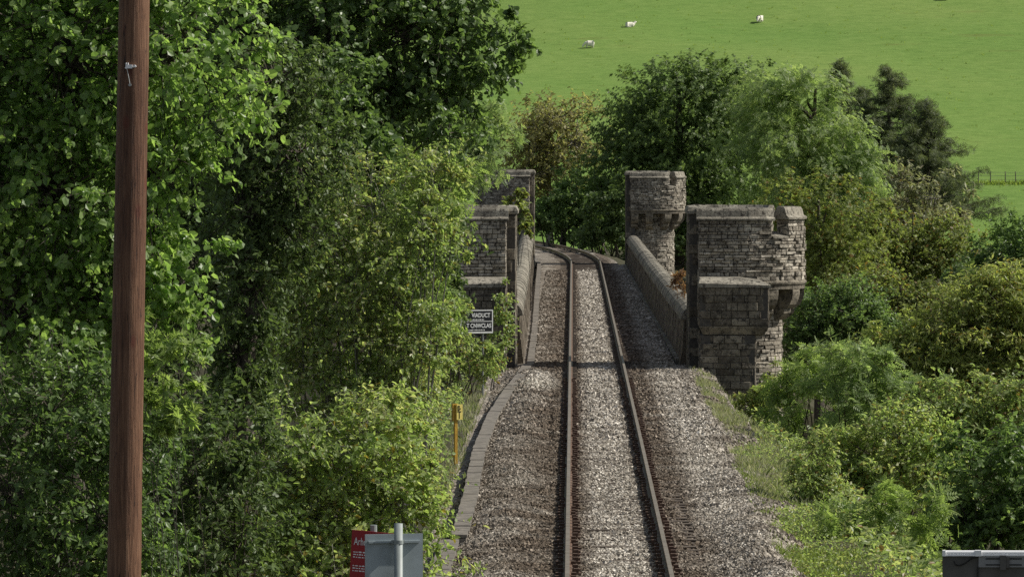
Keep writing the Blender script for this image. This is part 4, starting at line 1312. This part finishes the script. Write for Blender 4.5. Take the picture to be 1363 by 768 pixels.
blades(40000, verge_x, lambda n: 92 + 55 * RNG.random(n) ** .8, .05, .28, .007, 'drygrass', 'dry_grass', 'pale dry grass on the verge before the near right turret', 'grass')
blades(30000, lambda n: 3.15 + np.abs(RNG.normal(size=n)) * .9, lambda n: RNG.uniform(66, 104, n), .05, .20, .008, 'greengrass', 'verge_grass', 'short green grass along the right edge of the ballast', 'grass')
blades(5000, lambda n: -2.25 - np.abs(RNG.normal(size=n)) * .35, lambda n: RNG.uniform(88, 139, n), .08, .28, .008, 'drygrass', 'dry_grass', 'thin dry grass between the trough and the left bushes', 'grass')


def cover(n, xf, yf, size, mk, name, label, h):
    x = xf(n); y = yf(n); z = zg(x, y) + RNG.random(n) * h
    pos = np.stack([x, y, z], -1)
    lf = MB()
    leaves(lf, 'oval', pos, norm(RNG.normal(size=(n, 3))), norm(RNG.normal(size=(n, 3)) * .5 + np.array([0, 0, .8])), size * RNG.uniform(.6, 1.3, n))
    tag(lf.build(name, M[mk]), label, 'ground cover', kind='stuff')


cover(34000, lambda n: RNG.uniform(4.5, 12, n), lambda n: RNG.uniform(66, 138, n), .11, 'bramble', 'ground_cover', 'low tangled weeds under the right bank shrubs', .5)
cover(16000, lambda n: 3.4 + np.abs(RNG.normal(size=n)) * .7, lambda n: RNG.uniform(66, 146, n), .06, 'sallow', 'verge_weeds', 'small low weeds creeping over the grass verge', .12)
cover(26000, lambda n: RNG.uniform(-9, -2.7, n), lambda n: RNG.uniform(56, 139, n), .11, 'bramble', 'ground_cover', 'low tangled weeds under the left bank trees', .5)

# tufts in the pasture
n = 3000
tx = RNG.uniform(-40, 75, n); ty = RNG.uniform(402, 640, n); tz = zg(tx, ty)
k = 5
px_ = np.repeat(tx, k) + RNG.normal(size=n * k) * .14; py_ = np.repeat(ty, k) + RNG.normal(size=n * k) * .14
pos = np.stack([px_, py_, zg(px_, py_) - .02], -1)
lf = MB()
leaves(lf, 'lance', pos, norm(np.array([0, 0, 1.]) + RNG.normal(size=(n * k, 3)) * .7), norm(RNG.normal(size=(n * k, 3))), RNG.uniform(.10, .30, n * k))
tag(lf.build('pasture_tufts', M['tussock']), 'coarse tufts of grass dotted over the hillside pasture', 'grass', kind='stuff')

# ------------------------------------------------------------------ wooden pole
p0 = at(172, 384, 45.); pt = at(178.5, 0, 45.); pb = at(165, 768, 45.)
ax = (pt - pb) / (pt[2] - pb[2])
zb_ = float(zg(pb[0], 45)) - .1
base_ = pb + ax * (zb_ - pb[2]); top_ = pb + ax * (8.6 - pb[2])
root = thing('wooden_pole', 'reddish brown wooden pole standing in front of the left trees', 'pole', base_)
mb = MB()
nz = 90; sides = 28
a = np.linspace(0, 2 * np.pi, sides, endpoint=False)
tt = np.linspace(0, 1, nz)
cc = base_[None] + (top_ - base_)[None] * tt[:, None]
rr = np.interp(cc[:, 2], [0, 2.5, 7.5, 9], [.150, .146, .131, .126])
rn = 1 + .010 * np.sin(a * 3 + tt[:, None] * 9) + .012 * vnoise(a[None] * 3, cc[:, 2:3] * 2.2, 1., 8) + .02 * vnoise(a[None] * 9, cc[:, 2:3] * .9, 1., 9)
V = np.stack([cc[:, None, 0] + rr[:, None] * rn * np.cos(a), cc[:, None, 1] + rr[:, None] * rn * np.sin(a), np.broadcast_to(cc[:, None, 2], (nz, sides))], -1)
i = np.arange(nz * sides).reshape(nz, sides); j = np.roll(i, -1, 1)
mb.add(V.reshape(-1, 3), np.stack([i[:-1], j[:-1], j[1:], i[1:]], -1).reshape(-1, 4))
mb.addp(V[-1], [list(range(sides))])
mb.build('shaft', M['pole'], root, smooth=True)
mb = MB()
fp = lambda px, py: at(px, py, 45 - .15)
q = fp(167, 88)
mb.tube([fp(166.5, 91), fp(181.5, 89)], .006, 6); mb.tube([fp(168, 84), fp(168, 92)], .006, 6); mb.tube([fp(170.5, 84), fp(170.5, 91)], .006, 6)
c_ = fp(179, 88.5)
mb.tube([c_ + np.array([0, .04, 0]), c_ + np.array([0, -.02, 0])], .012, 8)
mb.box(tuple(fp(169, 91.5) - [0, .006, 0]), tuple(fp(176, 86.5) + [0, .02, 0]))
mb.build('bracket', M['alu'], root)
mb = MB(); c_ = fp(173, 113.5)
mb.tube([c_ + np.array([0, .04, 0]), c_ + np.array([0, -.012, 0])], .013, 8)
mb.build('bolt', M['galv'], root)
mb = MB(); mb.tube([fp(168.5, 91), fp(171, 102), fp(173, 113)], .0035, 5); mb.build('tie_wire', M['galv'], root)


# ------------------------------------------------------------------ signs
def text(body, size, loc, parent, m, name='lettering', rot=(R(90), 0, 0), bold=.0, align='LEFT', sx=1.0):
    cu = bpy.data.curves.new(name, 'FONT'); cu.body = body; cu.size = size; cu.align_x = align; cu.offset = bold; cu.extrude = .001
    o = bpy.data.objects.new(name, cu); COL.objects.link(o)
    dg = bpy.context.evaluated_depsgraph_get(); dg.update()
    me = bpy.data.meshes.new_from_object(o.evaluated_get(dg)); bpy.data.objects.remove(o)
    me.materials.clear(); me.materials.append(m)
    o = bpy.data.objects.new(name, me); COL.objects.link(o)
    o.parent = parent; o.location = loc; o.rotation_euler = rot; o.scale = (sx, 1, 1)
    return o


# viaduct name board
d = 134.0; s = d / F
c = at(636, 428, d)
gz = float(zg(c[0], d))
root = thing('viaduct_sign', 'black sign with white lettering VIADUCT on a post at the viaduct end', 'sign', (c[0], d, gz)); root['_abs'] = False
root.rotation_euler = (0, 0, R(22))
def rel(px, py, dy=0.0):
    p = at(px, py, d); return np.array([p[0] - c[0], dy, p[2] - gz])
a0 = rel(611, 443.5); a1 = rel(657.5, 412.5)
mb = MB(); mb.box((a0[0], 0, a0[2]), (a1[0], .02, a1[2])); pan = mb.build('panel', M['black']); pan.parent = root
mb = MB(); b_ = .026
mb.box((a0[0], -.006, a0[2]), (a1[0], -.001, a0[2] + b_ * 1.5)); mb.box((a0[0], -.006, a1[2] - b_), (a1[0], -.001, a1[2]))
mb.box((a1[0] - b_, -.006, a0[2] + b_ * 1.5), (a1[0], -.001, a1[2] - b_)); mb.box((a0[0], -.006, a0[2] + b_ * 1.5), (a0[0] + b_, -.001, a1[2] - b_))
zm_ = rel(0, 427.5)[2]
mb.box((a0[0] + b_, -.006, zm_ - .008), (a1[0] - b_, -.001, zm_ + .008))
o = mb.build('border', M['white']); o.parent = pan
p_ = rel(653.5, 422.2); text('VIADUCT', .150, (p_[0], -.004, p_[2]), pan, M['white'], bold=.0035, align='RIGHT', sx=.78)
p_ = rel(655, 436); text('T CNWCLAS', .150, (p_[0], -.004, p_[2]), pan, M['white'], bold=.0035, align='RIGHT', sx=.78)
for (py, xa, xb) in ((425.2, 618, 645), (439, 620, 645)):
    mb = MB(); x = rel(xa, py)[0]; xe = rel(xb, py)[0]; z = rel(0, py)[2]
    while x < xe:
        w_ = random.uniform(.012, .03); mb.box((x, -.005, z - .016), (x + w_, -.001, z + random.uniform(.008, .018))); x += w_ + random.uniform(.008, .02)
    o = mb.build('small_print', M['white']); o.parent = pan
mb = MB(); xp = rel(644, 0)[0]; mb.tube([(xp, .045, -.1), (xp, .045, a1[2] - .02)], .024, 8); o = mb.build('post', M['galv']); o.parent = root

# yellow marker post
d = 106.; c = at(606.5, 610, d); gz = float(zg(c[0], d)) - .02
root = thing('marker_post', 'yellow marker post with a small plate beside the concrete trough', 'marker post', (c[0], d, gz)); root['_abs'] = False
root.rotation_euler = (0, 0, R(25))
s = d / F; ztop = at(606, 538, d)[2] - gz
mb = MB(); mb.box((-.03, -.03, 0), (.03, .03, ztop + .0)); o = mb.build('post', M['yellow']); o.parent = root
mb = MB(); zp0, zp1 = at(0, 558, d)[2] - gz, ztop
mb.box((-.075, -.02, zp0 - .03), (.045, .04, zp1 + .012)); o = mb.build('backing', M['yellow']); o.parent = root
mb = MB(); mb.box((.0, -.055, zp0), (.13, -.031, zp1)); pl = mb.build('plate', M['paleyellow']); pl.parent = root
mb = MB(); H = zp1 - zp0
def bar(x0, z0, x1, z1): mb.box((x0, -.060, zp0 + z0 * H), (x1, -.056, zp0 + z1 * H))
bar(.022, .60, .034, .92); bar(.034, .86, .052, .92); bar(.052, .60, .064, .92); bar(.078, .68, .09, .76); bar(.02, .50, .10, .56); bar(.055, .08, .067, .50); bar(.034, .60, .052, .65)
o = mb.build('marking', M['black']); o.parent = pl

# red sign, and grey sign seen from behind
d = 52.; c = at(497, 760, d); gz = float(zg(c[0], d)) - .05
root = thing('warning_sign', 'red sign reading Arhoswch partly hidden behind the grey sign', 'sign', (c[0], d, gz)); root['_abs'] = False
zt = at(464, 703, d)[2] - gz
mb = MB(); W_ = .46; mb.box((0, 0, zt - .62), (W_, .012, zt)); pan = mb.build('panel', M['red']); pan.parent = root
pan.location = (at(464, 703, d)[0] - c[0], 0, 0); pan.rotation_euler = (0, 0, R(-28))
pan.rotation_euler = (0, R(3.5), R(-20))
pan.location = (at(464, 703, d)[0] - c[0] - .12, -.03, 0.0)
text('Arhoswch', .108, (.028, -.004, zt - .145), pan, M['white'], sx=.62)
for k, z in enumerate((.215, .24, .265, .35, .375, .40)):
    x = .028; mb = MB()
    while x < W_ - .05:
        w_ = random.uniform(.012, .035); mb.box((x, -.003, zt - z - .006), (x + w_, -.0005, zt - z + random.uniform(.002, .006))); x += w_ + random.uniform(.006, .014)
    o = mb.build('small_print', M['white']); o.parent = pan
mb = MB(); mb.tube([(0, .07, -.1), (0, .07, zt + .03)], .034, 12); o = mb.build('post', M['galvpost']); o.parent = root

d = 50.; c = at(529, 740, d); gz = float(zg(c[0], d)) - .05
root = thing('information_sign', 'back of a grey metal sign clamped to a steel post at the bottom', 'sign', (c[0], d, gz)); root['_abs'] = False
root.rotation_euler = (0, 0, R(14))
X = lambda px: at(px, 700, d)[0] - c[0]
Z = lambda py: at(531, py, d)[2] - gz
mb = MB(); mb.tube([(0, -.045, -.1), (0, -.045, Z(696))], .042, 18); o = mb.build('post', M['galvpost'], None, True); o.parent = root
mb = MB(); mb.box((X(486), .03, Z(840)), (X(564.5), .042, Z(710.5))); pan = mb.build('panel', M['signgrey']); pan.parent = root
for pz in (720.5, 815):
    mb = MB(); z = Z(pz); mb.box((X(490), -.0, z - .012), (X(560), .03, z + .008)); rl = mb.build('channel', M['signgrey']); rl.parent = root
    mb = MB(); mb.tube([(0, -.045, z - .018), (0, -.045, z + .018)], .047, 18); mb.box((-.06, -.04, z - .016), (.06, .0, z + .016)); cl = mb.build('clamp', M['galvpost']); cl.parent = root

# dark board at the right
d = 45.; c = at(1330, 760, d); gz = float(zg(c[0], d)) - .05
root = thing('notice_board', 'dark board with a bright aluminium top rail at the bottom right corner', 'board', (c[0], d, gz)); root['_abs'] = False
X = lambda px: at(px, 740, d)[0] - c[0]
Z = lambda py: at(1330, py, d)[2] - gz
mb = MB(); mb.box((X(1255), .02, Z(860)), (X(1440), .05, Z(739))); pan = mb.build('panel', M['board']); pan.parent = root
mb = MB(); mb.box((X(1301), .002, Z(862)), (X(1302.5), .019, Z(754.5))); o = mb.build('seam', M['rubber']); o.parent = pan
mb = MB(); zc_ = Z(735.5)
mb.tube([(X(1255), .01, zc_), (X(1440), .01, zc_)], .022, 12); mb.box((X(1254.5), -.016, Z(739.5)), (X(1440), .052, Z(737.5)))
rl = mb.build('top_rail', M['alu']); rl.parent = root
for px in (1256.5, 1302):
    mb = MB(); x = X(px); w_ = .012 if px < 1300 else .026
    mb.box((x - w_, -.02, Z(739.8)), (x + w_, .04, Z(732))); o = mb.build('rail_clip', M['alu']); o.parent = rl
mb = MB(); mb.box((X(1302.6), -.002, Z(754.5)), (X(1440), .019, Z(740.2))); br = mb.build('bracket_plate', M['greybracket']); br.parent = root
mb = MB()
for z in (743.2, 751.2): mb.box((X(1312), -.005, Z(z + .9)), (X(1360), -.001, Z(z - .9)))
o = mb.build('slot', M['rubber']); o.parent = br
mb = MB(); mb.box((X(1331), -.03, Z(757.5)), (X(1339), -.006, Z(738.5))); mb.box((X(1339.3), -.025, Z(755)), (X(1343.5), -.006, Z(741)))
o = mb.build('clamp', M['board']); o.parent = br
mb = MB(); mb.tube([(X(1301), -.01, Z(739.6)), (X(1295), -.014, Z(741.5)), (X(1284), -.012, Z(749.5)), (X(1277), -.012, Z(752.3)), (X(1271), -.012, Z(751)), (X(1270), -.01, Z(746))], .007, 6)
o = mb.build('cable', M['rubber']); o.parent = root
mb = MB(); mb.tube([(X(1350), .10, -.1), (X(1350), .10, Z(742))], .045, 12); o = mb.build('post', M['galv']); o.parent = root


# ------------------------------------------------------------------ sheep
def sheep(label, px, py, heading, graze, lying=False, scale=.84):
    p = ground_at(px, py)
    me = bpy.data.meshes.new('sheep')
    leg = .26 if not lying else .0
    zb = leg + .24
    hd = (.78, 0, zb - .30) if graze else (.72, 0, zb + .34)
    mu = (.90, 0, zb - .44) if graze else (.90, 0, zb + .27)
    nk = (.60, 0, zb - .02) if graze else (.58, 0, zb + .16)
    Vs = [(0, 0, zb), (-.32, 0, zb), (-.50, 0, zb - .04), (.30, 0, zb + .01), (.46, 0, zb + .02), nk, hd, mu]
    Rr = [.34, .33, .20, .31, .25, .15, .10, .055]
    E = [(0, 1), (1, 2), (0, 3), (3, 4), (4, 5), (5, 6), (6, 7)]
    for (x, at_) in ((-.34, 1), (.34, 3)):
        for s in (-.13, .13):
            n0 = len(Vs)
            Vs += [(x, s, zb - .20), (x - (.03 if x < 0 else 0), s, leg * .55), (x + .01, s, 0)]
            Rr += [.09, .05, .042]
            E += [(at_, n0), (n0, n0 + 1), (n0 + 1, n0 + 2)]
    n0 = len(Vs)
    for s in (-.13, .13):
        Vs.append((hd[0] - .03, s, hd[2] + .05)); Rr.append(.03); E.append((6, len(Vs) - 1))
    me.from_pydata(Vs, E, [])
    o = bpy.data.objects.new('sheep', me); COL.objects.link(o)
    md = o.modifiers.new('skin', 'SKIN')
    for v, r in zip(me.skin_vertices[0].data, Rr): v.radius = (r, r); v.use_root = False
    me.skin_vertices[0].data[0].use_root = True
    sb = o.modifiers.new('sub', 'SUBSURF'); sb.levels = 2; sb.render_levels = 2
    me.materials.append(M['wool'])
    dg = bpy.context.evaluated_depsgraph_get(); dg.update()
    m2 = bpy.data.meshes.new_from_object(o.evaluated_get(dg))
    m2.materials.clear(); m2.materials.append(M['wool'])
    o.modifiers.clear(); o.data = m2
    m2.polygons.foreach_set('use_smooth', np.ones(len(m2.polygons), bool))
    o.location = (p[0], p[1], float(zg(p[0], p[1]))); o.rotation_euler = (0, R(-3), R(heading)); o.scale = (scale,) * 3
    tag(o, label, 'sheep', 'sheep on the hillside')
    return o


sheep('lowest sheep on the hillside grazing with its head down on the left', 785, 65, 195, True)
sheep('white sheep lying with its head raised just right of the lowest sheep', 838, 36.5, 20, False, True)
sheep('sheep seen end-on with a long dark shadow highest on the open pasture', 1011, 31, 250, True)
sheep('sheep cut by the top edge of the picture at the far right', 1257, 2, 185, True)

# field fence
fa = [ground_at(px, py) for px, py in ((1262, 246), (1285, 246), (1302, 246), (1318, 246), (1338, 246), (1352, 246), (1375, 246), (1400, 246), (1425, 246))]
root = thing('field_fence', 'thin post and wire fence across the pasture at the right', 'fence', fa[0])
tops = []
for q in fa:
    z = float(zg(q[0], q[1])); mb = MB(); mb.tube([(q[0], q[1], z - .2), (q[0] + random.uniform(-.04, .04), q[1], z + 1.0)], .04, 6); mb.build('post', M['fencewood'], root)
for h in (.35, .65, .92):
    mb = MB(); mb.tube([(q[0], q[1], float(zg(q[0], q[1])) + h) for q in fa], .012, 4); mb.build('wire', M['wire'], root)
# rough grass along the fence
n = 1500
fx = RNG.uniform(fa[0][0] - 1, fa[-1][0], n); fy = np.interp(fx, [q[0] for q in fa], [q[1] for q in fa]) + RNG.normal(size=n) * .35
lf = MB(); pos = np.stack([fx, fy, zg(fx, fy) - .02], -1)
leaves(lf, 'lance', pos, norm(np.array([0, 0, 1.]) + RNG.normal(size=(n, 3)) * .5), norm(RNG.normal(size=(n, 3))), RNG.uniform(.2, .38, n))
tag(lf.build('rough_grass', M['tussock']), 'long rough grass along the foot of the field fence', 'grass', kind='stuff')

for o in COL.objects:
    if '_abs' in o: del o['_abs']
